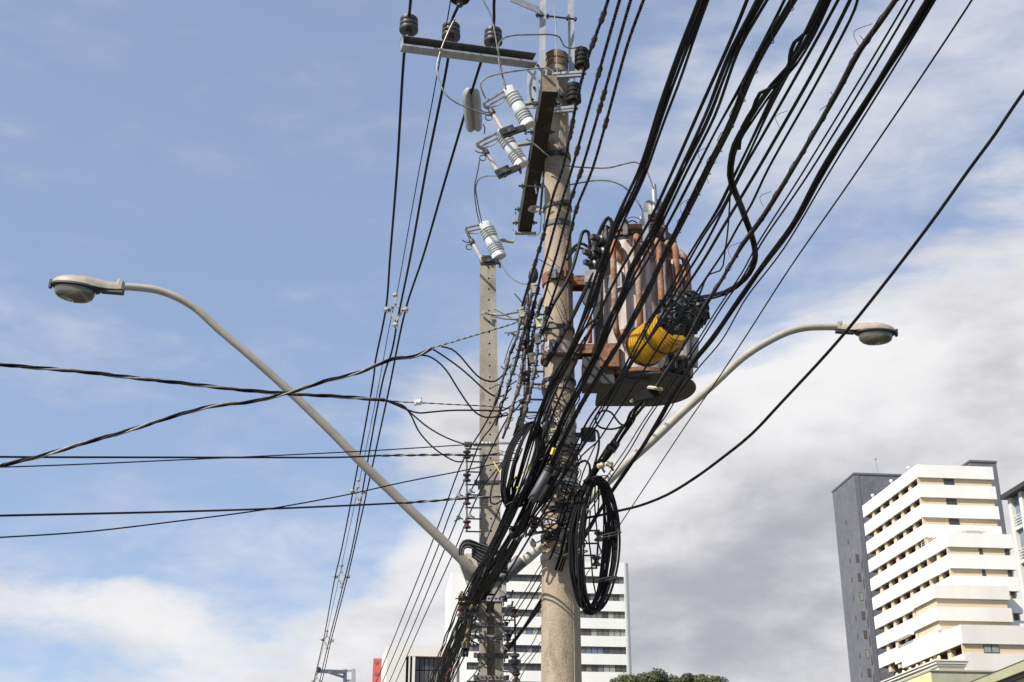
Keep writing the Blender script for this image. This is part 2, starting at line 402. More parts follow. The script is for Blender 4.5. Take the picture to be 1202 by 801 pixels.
# ------------------------------------------------------------------ far buildings
def hit(px, py, o, n):
    r = ray(px, py); return CAM + r*((o-CAM).dot(n)/r.dot(n))
class Block:                           # a frame whose left plane is a=0 and front plane is b=0
    def __init__(s, px, py, Y): s.o = P(px, py, Y); s.top = s.o.z; s.m = FR(Vector((s.o.x, s.o.y, 0)))
    def front(s, px, py, b=0): p = hit(px, py, s.o+SD*b, SD)-s.o; return p.dot(SE), p.z+s.top
    def left(s, px, py, a=0): p = hit(px, py, s.o+SE*a, SE)-s.o; return p.dot(SD), p.z+s.top
def pane_copy(mesh_o, name, parent, m):
    c = bpy.data.objects.new(name, mesh_o); C.objects.link(c); c.parent = parent; c.matrix_local = m; return c

# --- cream hotel with white parapet bands
def band_volume(t, o, a0, a1, b0, b1, top, f, n, band, inset, recess, lcol, zmin=0, fwin=None, col_step=None, left_col=True, wall='beige_render', par='white_render', slab=.16):
    """white parapet bands round a volume; t: thing; o: frame"""
    for k in range(n):
        z1 = top-k*f; z0 = z1-band
        if z0 < zmin: break
        # each parapet is a thin shell with real top thickness and a slab behind it
        c = MB(); w = .28
        c.box((a0, b0, z0), (a1, b0+w, z1), o).box((a0, b0+w, z0), (a0+w, b1, z1), o).box((a1-w, b0+w, z0), (a1, b1, z1), o)
        MB().box((a0+w, b0+w, z0+.02), (a1-w, b1-.01, z0+slab+.1), o).build('slab', 'shaded_soffit', t, smooth=0)
        if k == 0: c.box((a0+w, b0+w, z1-.55), (a1-w, b1, z1-.3), o)
        c.build('parapet', par, t, smooth=0)
        zb = z0-(f-band)
        if zb < zmin-1: continue
        MB().box((a0+recess, b0+inset, zb), (a1-inset, b1-.3, z0), o).build('wall', wall, t, smooth=0)
        if left_col and recess > .6:
            MB().box((a0+recess-.06, b0+inset+.35, zb), (a0+recess-.002, b1-.5, z0), o).build('glazed_door_strip', 'dark_opening', t, smooth=0)
            MB().box((a0+.05, b0+inset-.002, zb), (a0+recess+.02, b0+inset+.25, z0), o).build('end_wall', wall, t, smooth=0)
            b = b0+col_step*1.1
            while b < b1-1:
                MB().box((a0+.30, b-.55, zb+.003), (a0+.9, b+.45, z0-.003), o).build('column', wall, t, smooth=0); b += col_step
        if fwin:
            for (u0, u1, m_) in fwin:
                w_ = MB().box((u0, b0+inset-.06, zb+.1), (u1, b0+inset+.02, z0-.05), o).build('window', 'frame_dark', t, smooth=0)
                nb = 2
                for q in range(nb):
                    x0 = u0+(u1-u0)*q/nb+.08; x1 = u0+(u1-u0)*(q+1)/nb-.08
                    MB().box((x0, b0+inset-.09, zb+.2), (x1, b0+inset-.062, z0-.12), o).build('pane', m_[q], w_, smooth=0)
def dish(t, p, r):
    MB().lathe([(0.02, 0), (r*.25, .0), (r*.25, r*1.2)], Matrix.Translation(p), 8).build('mast', 'frame_white', t)
    c = MB(); c.lathe([(r*math.cos(x), r*math.sin(x)+r*1.9) for x in [math.radians(q) for q in (-80, -50, -20, 10, 40, 70, 88)]], Matrix.Translation(p), 12).build('dome', 'frame_white', t)

U = Block(1075.8, 545.2, 185)
f = 2.98
a1 = U.front(1165, 548.2)[0]; b1 = U.left(1012, 593.5)[0]
hotel = thing('apartment_tower', 'cream and white stepped tower with long parapet bands and shaded balconies', 'building', (U.o.x, U.o.y, 0))
wa = lambda x0, x1, y: (U.front(x0, y)[0], U.front(x1, y)[0])
uw = wa(1109, 1121, 566)
band_volume(hotel, U.m, 0, a1, 0, b1, U.top, f, 9, 1.92, .35, 2.1, None, col_step=b1/6.0, fwin=[(uw[0], uw[1], ('pane_d', 'pane_d'))])
bM, zM = U.left(1110, 623.7); kM = round((U.top-zM)/f); zM = U.top-kM*f
om = FR(Vector((0, 0, 0))); om.translation = U.m.translation + SD*bM
Mo = Block(1110, 623.7, 1); Mo.o = U.m.translation+SD*bM+Vector((0, 0, zM)); Mo.top = zM; Mo.m = om
a2 = Mo.front(1187.5, 627.7)[0]
mw = [(Mo.front(1180.3, 645)[0], Mo.front(1187.8, 645)[0]-.3, ('pane_d', 'pane_d')), (Mo.front(1150, 643)[0], Mo.front(1154, 643)[0], ('pane_d', 'pane_d'))]
band_volume(hotel, om, 0, a2, 0, -bM-.02, zM, f, 9, 1.95, .35, 2.1, None, col_step=b1/6.0, fwin=mw)
def near_block(px, py, b, k=0):        # a block whose front plane lies b metres from U's front plane
    p = hit(px, py, U.m.translation+SD*b, SD); o = Block(px, py, 1); o.o = p; o.top = p.z; o.m = FR(Vector((p.x, p.y, 0))); return o
Lb = near_block(1095, 685.9, bM-1.6)
aL = Lb.front(1183.5, 688.3)[0]; bL = Lb.left(1069.7, 704.4)[0]
band_volume(hotel, Lb.m, 0, aL, 0, bL, Lb.top, f, 9, 1.85, .35, .35, None, left_col=False, par='white_render_warm')
LL = near_block(1127, 733.2, bM-22)
bLL = LL.left(1058, 772)[0]
zf = LL.left(1128, 766)[1]
fl = (LL.front(1127, 733.2)[1]-LL.front(1130, 766.8)[1])
ww = (LL.front(1156, 762)[0], LL.front(1174, 762)[0], ('pane_c', 'pane_c'))
band_volume(hotel, LL.m, 0, LL.front(1235, 740)[0], 0, bLL, LL.top, fl, 8, fl*.66, .3, 2.0, None, col_step=4.2, par='white_render_warm', fwin=[ww])
# small balconies on the left plane below the middle block
for px, py, qx, qy, b2y in ((1053.5, 738, 1070, 719, 17), (1056, 765, 1072, 745, 17)):
    u = U.left(px, py); v = U.left(qx, qy)
    MB().box((-.9, v[0], u[1]-1.9), (.02, u[0], u[1]), U.m).build('balcony', 'white_render', hotel, smooth=0)
for px, py, Y in ((1023, 584, 200), (1045, 569, 193), (1065, 553, 187)):
    d = U.left(px, py); dish(hotel, U.m @ Vector((.2, d[0], U.top)), .28)
q = Mo.front(1148, 624)[0]
pr = MB(); pr.box((q-.9, 1.6, zM), (q+1.0, 3, zM+.75), om); pr.box((q-2.2, 1.2, zM+.75), (q+2, 3.4, zM+.87), om); pr.build('roof_housing', 'white_render', hotel, smooth=0)
dish(hotel, om @ Vector((q, 2.2, zM+.8)), .3)
dish(hotel, Lb.m @ Vector((Lb.front(1154, 733)[0], -1, LL.top+.0)) , .3)
dish(hotel, LL.m @ Vector((.4, LL.left(1100, 745)[0], LL.top)), .34)
# rails on the middle terrace
r_ = MB()
for z in (.35, .7): r_.bar(om @ Vector((.15, .3, zM+z)), om @ Vector((.15, 9, zM+z)), .05, .05)
for i in range(5): r_.bar(om @ Vector((.15, .3+i*2.1, zM)), om @ Vector((.15, .3+i*2.1, zM+.7)), .05, .05)
r_.build('terrace_rail', 'frame_white', hotel, smooth=0)

# --- grey stone slab towers behind it
def slab(label, px, py, Y, rx, ry, lx, ly, wins, group=None, ant=None):
    B = Block(px, py, Y); aR = B.front(rx, ry)[0]; bR = B.left(lx, ly)[0]
    t = thing('stone_tower', label, 'building', (B.o.x, B.o.y, 0))
    MB().box((0, 0, 0), (aR, bR, B.top), B.m).build('wall', 'grey_stone', t, smooth=0)
    MB().box((-.12, -.12, B.top), (aR+.12, bR+.12, B.top+.35), B.m).build('coping', 'grey_stone_joint', t, smooth=0)
    return t, B, aR, bR
t, B, aR, bR = slab('tall plain grey stone slab rising behind the left end of the banded tower', 1002.3, 557.2, 228, 1058, 560, 977, 578.4, True)
xj = B.front(1010, 600)[0]
MB().box((xj, -.06, B.top-48), (xj+.35, .01, B.top), B.m).build('joint', 'grey_stone_joint', t, smooth=0)
for k in range(10):
    y = 611+22.4*k
    b0_ = B.left(993.5+k*2.3, y+2)[0]; b1_ = B.left(995.6+k*2.3, y)[0]; z = B.left(994+k*2.2, y)[1]
    MB().box((-.05, b0_-.1, z-.7), (.02, b0_+.4, z+.1), B.m).build('window', 'frame_dark', t, smooth=0)
    if k >= 2:
        x = 1006.8+2.33*(k-2); yy = 655.5+22.4*(k-2)
        u = B.left(min(x, 1e9), yy)[0]
        a_, z = B.front(max(1006.6+2.33*(k-2), 1003), yy)
        w_ = MB().box((a_-.32, -.07, z-.8), (a_+.28, .02, z+.7), B.m).build('window', 'frame_dark', t, smooth=0)
        MB().box((a_-.24, -.09, z-.7), (a_+.2, -.072, z+.6), B.m).build('pane', ['pane_tan', 'pane_c', 'pane_tan'][k % 3], w_, smooth=0)
for a in range(3):       # stone courses
    pass
p0 = B.m @ Vector((B.front(1035.5, 558)[0], 1.5, B.top+.3))
MB().tube([p0, p0+Vector((-.3, 0, 3.1))], .05, 6).lathe([(.18, 0), (.2, .3)], Matrix.Translation(p0+Vector((-.3, 0, 3.1))), 8).build('antenna', 'steel_pale', t)
t, B, aR, bR = slab('grey stone slab showing past the right end of the banded tower', 1138.5, 542.5, 215, 1169.4, 543.9, 1128, 551, True)

# --- glazed block cut by the right edge of the picture
G = Block(1181.5, 581, 120)
t = thing('glazed_building', 'pale framed glass building with dark flat roof at the right edge', 'building', (G.o.x, G.o.y, 0))
zt = G.top; 
# its front runs toward the camera: the long side faces left-front
gl = G.left(1202, 567.5)[0]
MB().box((0.35, gl*2.4, 0), (9, -.3, zt-.35), G.m).build('core', 'glass_blue', t, smooth=0)
MB().box((-.5, gl*2.4-.3, zt-.4), (10, .4, zt), G.m).build('roof', 'steel_dark', t, smooth=0)
nb = gl*2.4
for i in range(5):
    b = -.05+nb*i/4
    MB().box((0, b-.55, 0), (.5, b+.02, zt-.42), G.m).build('column', 'stucco_trim', t, smooth=0)
for k in range(7):
    z = zt-3.3-k*3.1
    if z < 1: break
    MB().box((.05, nb, z-.3), (.36, -.35, z), G.m).build('spandrel', 'stucco_trim', t, smooth=0)
    r = MB()
    for q in range(4): r.bar(G.m @ Vector((.1, -.5, z+.25+q*.25)), G.m @ Vector((.1, nb, z+.25+q*.25)), .05, .05)
    r.build('balcony_rail', 'frame_white', t, smooth=0)
pt = G.m @ Vector((2.2, gl*.85, zt))
MB().bar(pt, pt+Vector((0, 0, 1.7)), .22, .22).bar(pt+Vector((-.3, 0, 1.7)), pt+Vector((.5, 0, 1.7)), .1, .2).build('roof_post', 'steel_pale', t, smooth=0)

# --- yellow house with moulded cornice, and olive roof
Yb = Block(1093, 788, 88)
t = thing('yellow_house', 'yellow stucco house with white moulded cornice below the banded tower', 'building', (Yb.o.x, Yb.o.y, 0))
YC = Block(1102, 775, 92); bl = YC.left(1040, 802)[0]; ar = YC.front(1127, 775)[0]
prof = [(0, 0), (.22, .0), (.22, .16), (.36, .22), (.36, .42), (.52, .5), (.52, .66), (.6, .7), (.6, .95), (0, .95)]
for i, (o_, z) in enumerate(((.10, -.74), (.18, -.58), (.27, -.40), (.38, -.22), (.46, -.07))):
    h = (.08, .16, .14, .13, .09)[i]
    MB().box((-o_, -o_, YC.top+z-h*.5), (ar+o_, bl, YC.top+z+h*.5), YC.m).build('cornice_moulding', 'stucco_trim' if i % 2 == 0 else 'white_render_warm', t, smooth=0)
MB().box((0, 0, 0), (ar, bl, YC.top-.05), YC.m).build('wall', 'yellow_wall', t, smooth=0)
for i in range(7):
    b = bl*(.06+.13*i)
    MB().lathe([(.12, 0), (.14, .08), (.07, .14), (.13, .26), (.1, .4), (.03, .46)], Matrix.Translation(YC.m @ Vector((.3, b, YC.top-.05))), 10).build('finial', 'yellow_wall', t)
t = thing('stained_wall_house', 'weathered grey-beige blank wall with damp streaks beneath the tower', 'building', (Yb.o.x, Yb.o.y, 0))
MB().box((0, 0, 0), (Yb.front(1240, 788)[0], 6, Yb.top), Yb.m).build('wall', 'stained_wall', t, smooth=0)
MB().box((-.05, .02, 0), (-.003, 6, Yb.top-.02), Yb.m).build('side_wall', 'yellow_wall', t, smooth=0)
MB().box((-.09, -.08, Yb.top), (Yb.front(1240, 788)[0], 6.05, Yb.top+.1), Yb.m).build('coping', 'stained_wall', t, smooth=0)
# olive roof edge rising to the right
p1, p2 = P(1139, 804, 60), P(1215, 773.5, 52)
t = thing('low_house', 'low house with pale olive fascia and dark gutter in the bottom right corner', 'building', (p1.x, p1.y, 0))
dd = (p2-p1).normalized(); nn = Vector((0, 0, 1))
MB().bar(p1-dd*3+Vector((0, 0, -.16)), p2+dd*3+Vector((0, 0, -.16)), .35, .34, (0, 0, 1)).build('fascia', 'olive_roof', t, smooth=0)
MB().bar(p1-dd*3+Vector((.1, -.02, .05)), p2+dd*3+Vector((.1, -.02, .05)), .5, .05, (0, 0, 1)).build('roof_edge', 'frame_dark', t, smooth=0)
MB().bar(p1-dd*3+Vector((.15, .0, -.43)), p2+dd*3+Vector((.15, .0, -.43)), .4, .12, (0, 0, 1)).build('gutter', 'frame_dark', t, smooth=0)
c = MB(); w = Vector((.25, .1, 0))
a, b = p1-dd*3, p2+dd*3
side = Vector((dd.y, -dd.x, 0)).normalized()
if side.x < 0: side = -side
poly = [a+side*.1, b+side*.1, b+side*5, a+side*5]
n0 = len(c.v)
c.v += [Vector((q.x, q.y, 0)) for q in poly]+[Vector((q.x, q.y, q.z-.5)) for q in poly]
for q in ((0, 1, 5, 4), (1, 2, 6, 5), (2, 3, 7, 6), (3, 0, 4, 7), (4, 5, 6, 7)): c.face(q)
c.build('wall', 'olive_roof', t, smooth=0)

# --- white office tower with window strips behind the poles
W = Block(549.5, 656, 205)
aw = W.front(738.5, 660)[0]
t = thing('office_tower', 'white office tower with continuous dark window strips behind the main pole', 'building', (W.o.x, W.o.y, 0))
ys = [677.3+20.68*i for i in range(7)]
za = [W.front(733, y)[1] for y in ys]; zb_ = [W.front(733, y+8.3)[1] for y in ys]
fh = (za[0]-za[5])/5; wh = za[0]-zb_[0]
wx0, wx1 = 0.05, W.front(733.2, 681)[0]
zprev = W.top; k = 0; dpt = 22
core = MB()
core.box((0.3, .55, 0), (aw-.3, dpt, W.top-.3), W.m); core.build('core', 'frame_dark', t, smooth=0)
# rounded right corner: wall bands of the facade
cr = .95
def facade_band(z0, z1):
    c = MB(); pl = [(0, 0), (aw-cr, 0)]+[(aw-cr+cr*math.sin(x), cr-cr*math.cos(x)) for x in [math.radians(15*i) for i in range(1, 7)]]+[(aw, dpt), (0, dpt)]
    c.prism(pl, z0, z1, W.m); c.build('wall_band', 'white_render', t, smooth=20)
facade_band(za[0], W.top)
i = 0
npane = 27; pw = (wx1-wx0)/npane
pm = {}
for nm in ('pane_a', 'pane_b', 'pane_c', 'pane_d', 'pane_e'):
    o = MB().box((.05, -.03, .05), (pw-.06, .0, wh-.08)); me = bpy.data.meshes.new('pane'); me.from_pydata([tuple(v) for v in o.v], [], o.f); me.materials.append(MATS[nm]); pm[nm] = me
z = za[0]; rnd = random.Random(3)
while z-wh > 3:
    nz = z-fh
    facade_band(max(nz, 0), z-wh)
    pl = [(wx1+.002, 0.003), (aw-cr, 0.003)]+[(aw-cr+cr*math.sin(x)-.003, cr-cr*math.cos(x)+.003) for x in [math.radians(15*i) for i in range(1, 7)]]+[(aw-.003, dpt-.01), (wx1+.002, dpt-.01)]
    MB().prism(pl, z-wh-.001, z+.001, W.m).build('corner_pier', 'white_render', t, smooth=20)
    if i < 7:
        wn = MB().box((wx0, .32, z-wh), (wx1, .5, z), W.m).build('window', 'frame_dark', t, smooth=0)
        nm = 'pane_a'
        for j in range(npane):
            if rnd.random() < .55: nm = rnd.choice(['pane_a', 'pane_d', 'pane_b', 'pane_a', 'pane_d', 'pane_c', 'pane_b', 'pane_e'] if i > 0 else ['pane_a', 'pane_b', 'pane_d'])
            loc = W.m @ Vector((wx0+j*pw, .30, z-wh)); mm = FR(loc-Vector(t['_o']))
            pane_copy(pm[nm], 'pane', wn, mm)
    z = nz; i += 1
# stair core standing forward at its left
Wl = Block(529.8, 672, 204.8)
aL_ = Wl.front(549.3, 673)[0]
MB().box((0, 0, 0), (aL_, 14, Wl.top), Wl.m).build('stair_core', 'white_render', t, smooth=0)
pb = W.front(602, 648)[0]; pc = W.front(636, 648)[0]
MB().box((pb, 3, W.top-.2), (pc, 9, W.front(610, 645)[1]), W.m).build('plant_room', 'white_render_warm', t, smooth=0)

# --- cream and red shop building, lower left
Sx = Block(454.5, 757, 110)
t = thing('commercial_building', 'cream building with red side panel and tall dark glazing, low in the frame', 'building', (Sx.o.x, Sx.o.y, 0))
ar = Sx.front(540, 756.5)[0]; bl = 1.2
c = MB(); H = Sx.top
gx0, gz = Sx.front(487.5, 771.5); gx1 = Sx.front(526, 771)[0]
s = [Sx.front(x, 772)[0] for x in (476.8, 480.0, 481.6, 484.2)]; sz = Sx.front(480, 770.5)[1]
def wallbox(x0, x1, z0, z1): MB().box((x0, 0, z0), (x1, .8, z1), Sx.m).build('wall', 'cream_wall', t, smooth=0)
wallbox(0, s[0], 0, H); wallbox(s[0], ar, max(sz, gz)+.02, H); wallbox(s[1], s[2], 0, sz); wallbox(s[3], gx0, 0, sz); wallbox(gx1, ar, 0, gz)
MB().box((0.02, .82, 0), (ar-.02, 16, H-.02), Sx.m).build('core', 'frame_dark', t, smooth=0)
gw = (gx1-gx0)/7
for j in range(7):
    for k in range(9):
        z1 = gz-k*1.0
        if z1 < .5: break
        MB().box((gx0+j*gw+.04, .42, z1-.95), (gx0+(j+1)*gw-.03, .47, z1-.03), Sx.m).build('pane', rnd.choice(['glass_dark', 'glass_dark', 'pane_d', 'pane_b'] if k == 1 else ['glass_dark', 'pane_d', 'glass_dark']), t, smooth=0)
# chamfered white left face
u0 = Sx.front(448.7, 771)[0]; zc = Sx.front(448.7, 771)[1]
mxz = Sx.m @ Matrix.Rotation(math.pi/2, 4, 'X')
MB().prism([(u0, 0), (0, 0), (0, H-.02), (u0, zc)], -4, -.06, mxz).build('side_wing', 'white_render', t, smooth=0)
MB().box((-.01, .82, 0), (.02, 5, H-.02), Sx.m).build('side_wall', 'white_render', t, smooth=0)
R = Block(438.5, 773, 112); ra = R.front(451.8, 771.3)[0]
MB().box((0, 0, 0), (ra, 6, R.top), R.m).build('red_panel', 'red_panel', t, smooth=0)
for (x, y) in ((442.3, 777.5), (449.3, 776.5), (442, 791), (449, 790)):
    a_, z_ = R.front(x, y); MB().box((a_-.13, -.05, z_-.12), (a_+.13, .02, z_+.12), R.m).build('window', 'pane_b', t, smooth=0)
Rr = Block(524, 756, 109)
MB().box((0, -.2, 0), (Rr.front(529, 756)[0], 0.9, Rr.top), Rr.m).build('red_pier', 'red_panel', t, smooth=0)

# ------------------------------------------------------------------ tree crown at the bottom
def tree():
    base = P(784, 900, 46); cx, cy = base.x, base.y
    t = thing('tree', 'bushy dark green tree crown peeping over the bottom edge', 'tree', (cx, cy, 0))
    top = P(784, 786, 46).z
    MB().tube([Vector((cx, cy, 0)), Vector((cx+.1, cy, 2)), Vector((cx-.05, cy+.1, top-1.6)), Vector((cx, cy, top-.6))], [.28, .22, .15, .05], 10).build('trunk', 'bark', t)
    rnd = random.Random(5); limbs = MB(); tips = []
    spec = [(724, 797), (733, 792), (745, 794), (757, 792), (771, 787), (776, 792), (790, 794), (808, 791), (812, 793), (823, 793), (838, 795), (846, 797), (764, 797), (800, 797), (752, 799), (785, 800), (830, 800)]
    for x, y in spec:
        for dy in (0, .9, 1.7):
            q = P(x+rnd.uniform(-2, 2), y+7, 46+dy*rnd.choice((-1, 1))*.9); tips.append(q)
            limbs.tube([Vector((cx, cy, top-2.4)), (Vector((cx, cy, top-1.7))+q)*.5, q], [.08, .05, .02], 5)
    for i in range(60):
        a = rnd.uniform(0, 6.28); r = 2.1*rnd.random()**.5; tips.append(Vector((cx+r*math.cos(a), cy+r*math.sin(a)*.9, top-.7-rnd.random()*2.4)))
    limbs.build('limb', 'bark', t)
    c = MB()
    for q in tips:
        R = rnd.uniform(.24, .36)
        for k in range(330):
            d = Vector((rnd.gauss(0, 1), rnd.gauss(0, 1), rnd.gauss(0, 1))).normalized(); p = q+Vector((d.x*R, d.y*R, d.z*R*.8))*rnd.random()**.35
            n = (d+Vector((rnd.gauss(0, .5), rnd.gauss(0, .5), .3+rnd.gauss(0, .5)))).normalized(); a = n.orthogonal().normalized(); b = n.cross(a); th = rnd.uniform(0, 6.28)
            a, b = a*math.cos(th)+b*math.sin(th), b*math.cos(th)-a*math.sin(th); s = rnd.uniform(.035, .07); i0 = len(c.v)
            c.v += [p-a*s, p-b*s*.35, p+a*s, p+b*s*.35]; c.face((i0, i0+1, i0+2, i0+3))
    o = c.build('crown', 'leaves', t, smooth=0)
tree()

# ------------------------------------------------------------------ main round pole
p_lo, p_hi = P(659, 801, 11), P(653, 66, 11)
dp = (p_hi-p_lo)/(p_hi.z-p_lo.z)
def axis1(z): return p_lo+dp*(z-p_lo.z)
R_lo, R_hi = 24*S(p_lo), 12.8*S(p_hi)
def rad1(z): return R_lo+(R_hi-R_lo)*(z-p_lo.z)/(p_hi.z-p_lo.z)
def z1(py): # height at which the pole axis shows at picture height py
    return P(655, py, 11).z
base = axis1(0)
pole = thing('concrete_pole', 'tall tapered round concrete utility pole carrying the transformer and bundled cables', 'utility pole', base)
zs = [0]+[p_lo.z*k/4 for k in (1, 2, 3)]+[p_lo.z+(p_hi.z-p_lo.z)*k/16 for k in range(17)]
prof = []
c = MB()
c.tube([axis1(z) for z in zs], [rad1(z) for z in zs], 32); c.build('shaft', 'concrete', pole)
c = MB()
for sx in (.62,):
    c.tube([axis1(z)+Vector((rad1(z)*sx, -rad1(z)*math.sqrt(1-sx*sx)+.001, 0)) for z in [.2+.35*k for k in range(int((p_hi.z-.3)/.35))]], [.0045+.002*math.sin(k*2.3) for k in range(int((p_hi.z-.3)/.35))], 5)
c.build('mould_seam', 'concrete', pole)
zt = p_hi.z
def ring(c, z, h, dr, tilt=(0, 0), n=28, th=None, r=None):
    ax = Vector((tilt[0], tilt[1], 1)).normalized(); fr = frame(axis1(z), ax, (1, 0, 0)); r0 = r or rad1(z)
    c.lathe([(r0-.004, -h/2), (r0+dr, -h/2), (r0+dr, h/2), (r0-.004, h/2)], fr, n, caps=False); return fr
def lug(c, fr, ang, r, w=.05, l=.05, h=.04):
    m = fr @ Matrix.Rotation(ang, 4, 'Z'); c.box((r-.01, -w/2, -h/2), (r+l, w/2, h/2), m)
    c.tube([m @ Vector((r+l*.5, -w, 0)), m @ Vector((r+l*.5, w, 0))], .008, 6)
c = MB(); ring(c, zt-.04, .07, .012); ring(c, zt-.13, .05, .008); c.build('pole_cap_band', 'weathered_top', pole)
MB().tube([axis1(zt-.02), axis1(zt+.02)], [R_hi*.97, R_hi*.85], 24).build('pole_top', 'timber_end', pole)
# bands and straps: (py, height, thickness, material, label, tilt, lug angle)
bandspec = [(92, .035, .010, 'steel_pale', 'upper bracket band just below the pole top', 0), (121, .035, .010, 'steel_pale', 'pale band at the lower dark post insulator', .2),
 (187, .05, .014, 'steel_dark', 'dark heavy band behind the long crossarm', .4), (246, .035, .013, 'steel_dark', 'dark band at the foot of the crossarm brace', .5),
 (267, .05, .012, 'steel_dark', 'thin dark band under the brace', 2.6), (330, .10, .018, 'rust', 'broad rusty band of the upper transformer bracket', -.3),
 (390, .035, .012, 'steel_dark', 'dark band with clamp above the cream collar', -.9), (414, .125, .02, 'tank_paint', 'wide cream painted collar of the lower transformer bracket', -.4),
 (424, .03, .026, 'rust', 'rusty lip under the cream collar', -.5), (450, .03, .012, 'steel_dark', 'narrow dark band at the top of the cable rack', -2.0),
 (459, .03, .012, 'tank_paint', 'stained cream band below the collar', -1.1), (500, .035, .008, 'galvanized', 'bright perforated strap above the cable mass', -.6),
 (514, .03, .009, 'galvanized', 'perforated strap beside the black box', -.2), (528, .035, .008, 'galvanized', 'galvanised strap level with the coil tops', .3),
 (538, .03, .009, 'steel_dark', 'dark strap among the cables', -1.2), (556, .035, .009, 'steel_dark', 'dull strap behind the grey splice tube', .3),
 (570, .05, .010, 'galvanized', 'wide bright strap beside the right coil', -.9), (598, .035, .010, 'steel_dark', 'dark strap wound with thin wires', -.4),
 (617, .04, .010, 'galvanized', 'shiny strap low in the tangle', -1.3), (633, .05, .012, 'steel_dark', 'broad dark strap below the tangle', -.7),
 (657, .05, .013, 'tank_paint', 'lowest pale band with dark bolt lug', -.15)]
for py, h, dr, m, lab, ang in bandspec:
    z = z1(py); t = thing('pole_band', lab+' on the round pole', 'pole band', axis1(z), 'bands clamped round the main pole')
    c = MB(); fr = ring(c, z, h, dr, (random.uniform(-.03, .03), random.uniform(-.03, .03))); c.build('strap', m, t)
    c = MB(); lug(c, fr, -math.pi/2+ang, rad1(z)+dr*.5, .06, .045, h*.9); c.build('bolt_lug', 'steel_dark' if m != 'tank_paint' else 'steel_pale', t)
    if m == 'galvanized':
        c = MB()
        for k in range(10):
            a = -math.pi/2-1.2+k*.24; q = fr @ Matrix.Rotation(a, 4, 'Z')
            c.lathe([(.007, 0), (.007, .002)], q @ Matrix.Translation((rad1(z)+dr-.0005, 0, 0)) @ Matrix.Rotation(math.pi/2, 4, 'Y'), 8)
        stuff(c.build('strap_hole', 'hole_dark', t))
# white ceramic blocks on the rusty band
t = thing('clamp_block', 'pale clamp plate bolted over the rusty band facing the camera', 'clamp', axis1(z1(328)))
z = z1(328); fr = frame(axis1(z), (0, 0, 1), (1, 0, 0))
MB().box((-.075, -rad1(z)-.035, -.05), (.02, -rad1(z)-.012, .05), fr).build('plate', 'steel_pale', t)
MB().box((.05, -rad1(z)-.05, -.055), (.065, -rad1(z)+.02, .055), fr).build('flange', 'rust', t)

# ------------------------------------------------------------------ second pole, H section with rows of holes
Y2 = 13.5
q_lo, q_hi = P(577, 801, Y2), P(572.5, 309, Y2)
dq = (q_hi-q_lo)/(q_hi.z-q_lo.z)
def axis2(z): return q_lo+dq*(z-q_lo.z)
W_lo, W_hi = 29*S(q_lo), 18*S(q_hi)
def wid2(z): return W_lo+(W_hi-W_lo)*(z-q_lo.z)/(q_hi.z-q_lo.z)
zr = P(575, 700, Y2).z             # below this height the face is recessed between two flanges
t2 = thing('concrete_pole', 'slimmer square concrete pole with a column of bolt holes holding both lamp arms', 'utility pole', axis2(0))
def q2(z, u, v): return axis2(z)+Vector((u, v, 0))
c = MB(); hz = []
zz_ = q_hi.z-.12; holes = []
while zz_ > zr+.12: holes.append(zz_); zz_ -= (P(574, 358, Y2).z-P(574, 370.6, Y2).z)
# front face strip with octagonal holes
hr = .011; D = .24
def strip(c, za, zb, w0, w1):
    pass
prev = q_hi.z
def quad(c, a, b, d, e): n = len(c.v); c.v += [a, b, d, e]; c.face((n, n+1, n+2, n+3))
for hz_ in holes:
    if hz_+.03 < prev:
        quad(c, q2(hz_+.03, -wid2(hz_+.03)/2, -D/2), q2(hz_+.03, wid2(hz_+.03)/2, -D/2), q2(prev, wid2(prev)/2, -D/2), q2(prev, -wid2(prev)/2, -D/2))
    za, zb = hz_-.03, hz_+.03; hx = .012
    for (x0, x1) in ((-wid2(hz_)/2, hx-.03), (hx+.03, wid2(hz_)/2)):
        quad(c, q2(za, x0, -D/2), q2(za, x1, -D/2), q2(zb, x1, -D/2), q2(zb, x0, -D/2))
    n = len(c.v); sq = [(hx+.03*max(-1, min(1, 1.42*math.cos(a))), hz_+.03*max(-1, min(1, 1.42*math.sin(a)))) for a in [math.pi/4*k for k in range(8)]]
    oc = [(hx+hr*math.cos(a), hz_+hr*math.sin(a)) for a in [math.pi/4*k for k in range(8)]]
    c.v += [q2(z, x, -D/2) for x, z in sq]+[q2(z, x, -D/2) for x, z in oc]+[q2(z, x, -D/2+.08) for x, z in oc]
    for k in range(8):
        k2 = (k+1) % 8; c.face((n+k, n+k2, n+8+k2, n+8+k))
    c.cm = 1
    for k in range(8):
        k2 = (k+1) % 8; c.face((n+8+k, n+8+k2, n+16+k2, n+16+k))
    c.face([n+16+k for k in range(8)][::-1]); c.cm = 0
    prev = hz_-.03
quad(c, q2(zr, -wid2(zr)/2, -D/2), q2(zr, wid2(zr)/2, -D/2), q2(prev, wid2(prev)/2, -D/2), q2(prev, -wid2(prev)/2, -D/2))
for za, zb in ((zr, q_hi.z),):
    a, b = wid2(za)/2, wid2(zb)/2
    quad(c, q2(za, a, -D/2), q2(za, a, D/2), q2(zb, b, D/2), q2(zb, b, -D/2)); quad(c, q2(za, -a, D/2), q2(za, -a, -D/2), q2(zb, -b, -D/2), q2(zb, -b, D/2))
    quad(c, q2(za, a, D/2), q2(za, -a, D/2), q2(zb, -b, D/2), q2(zb, b, D/2)); quad(c, q2(zb, -b, -D/2), q2(zb, b, -D/2), q2(zb, b, D/2), q2(zb, -b, D/2))
c.build('upper_shaft', ['concrete_grey', 'hole_dark'], t2, smooth=0)
c = MB()
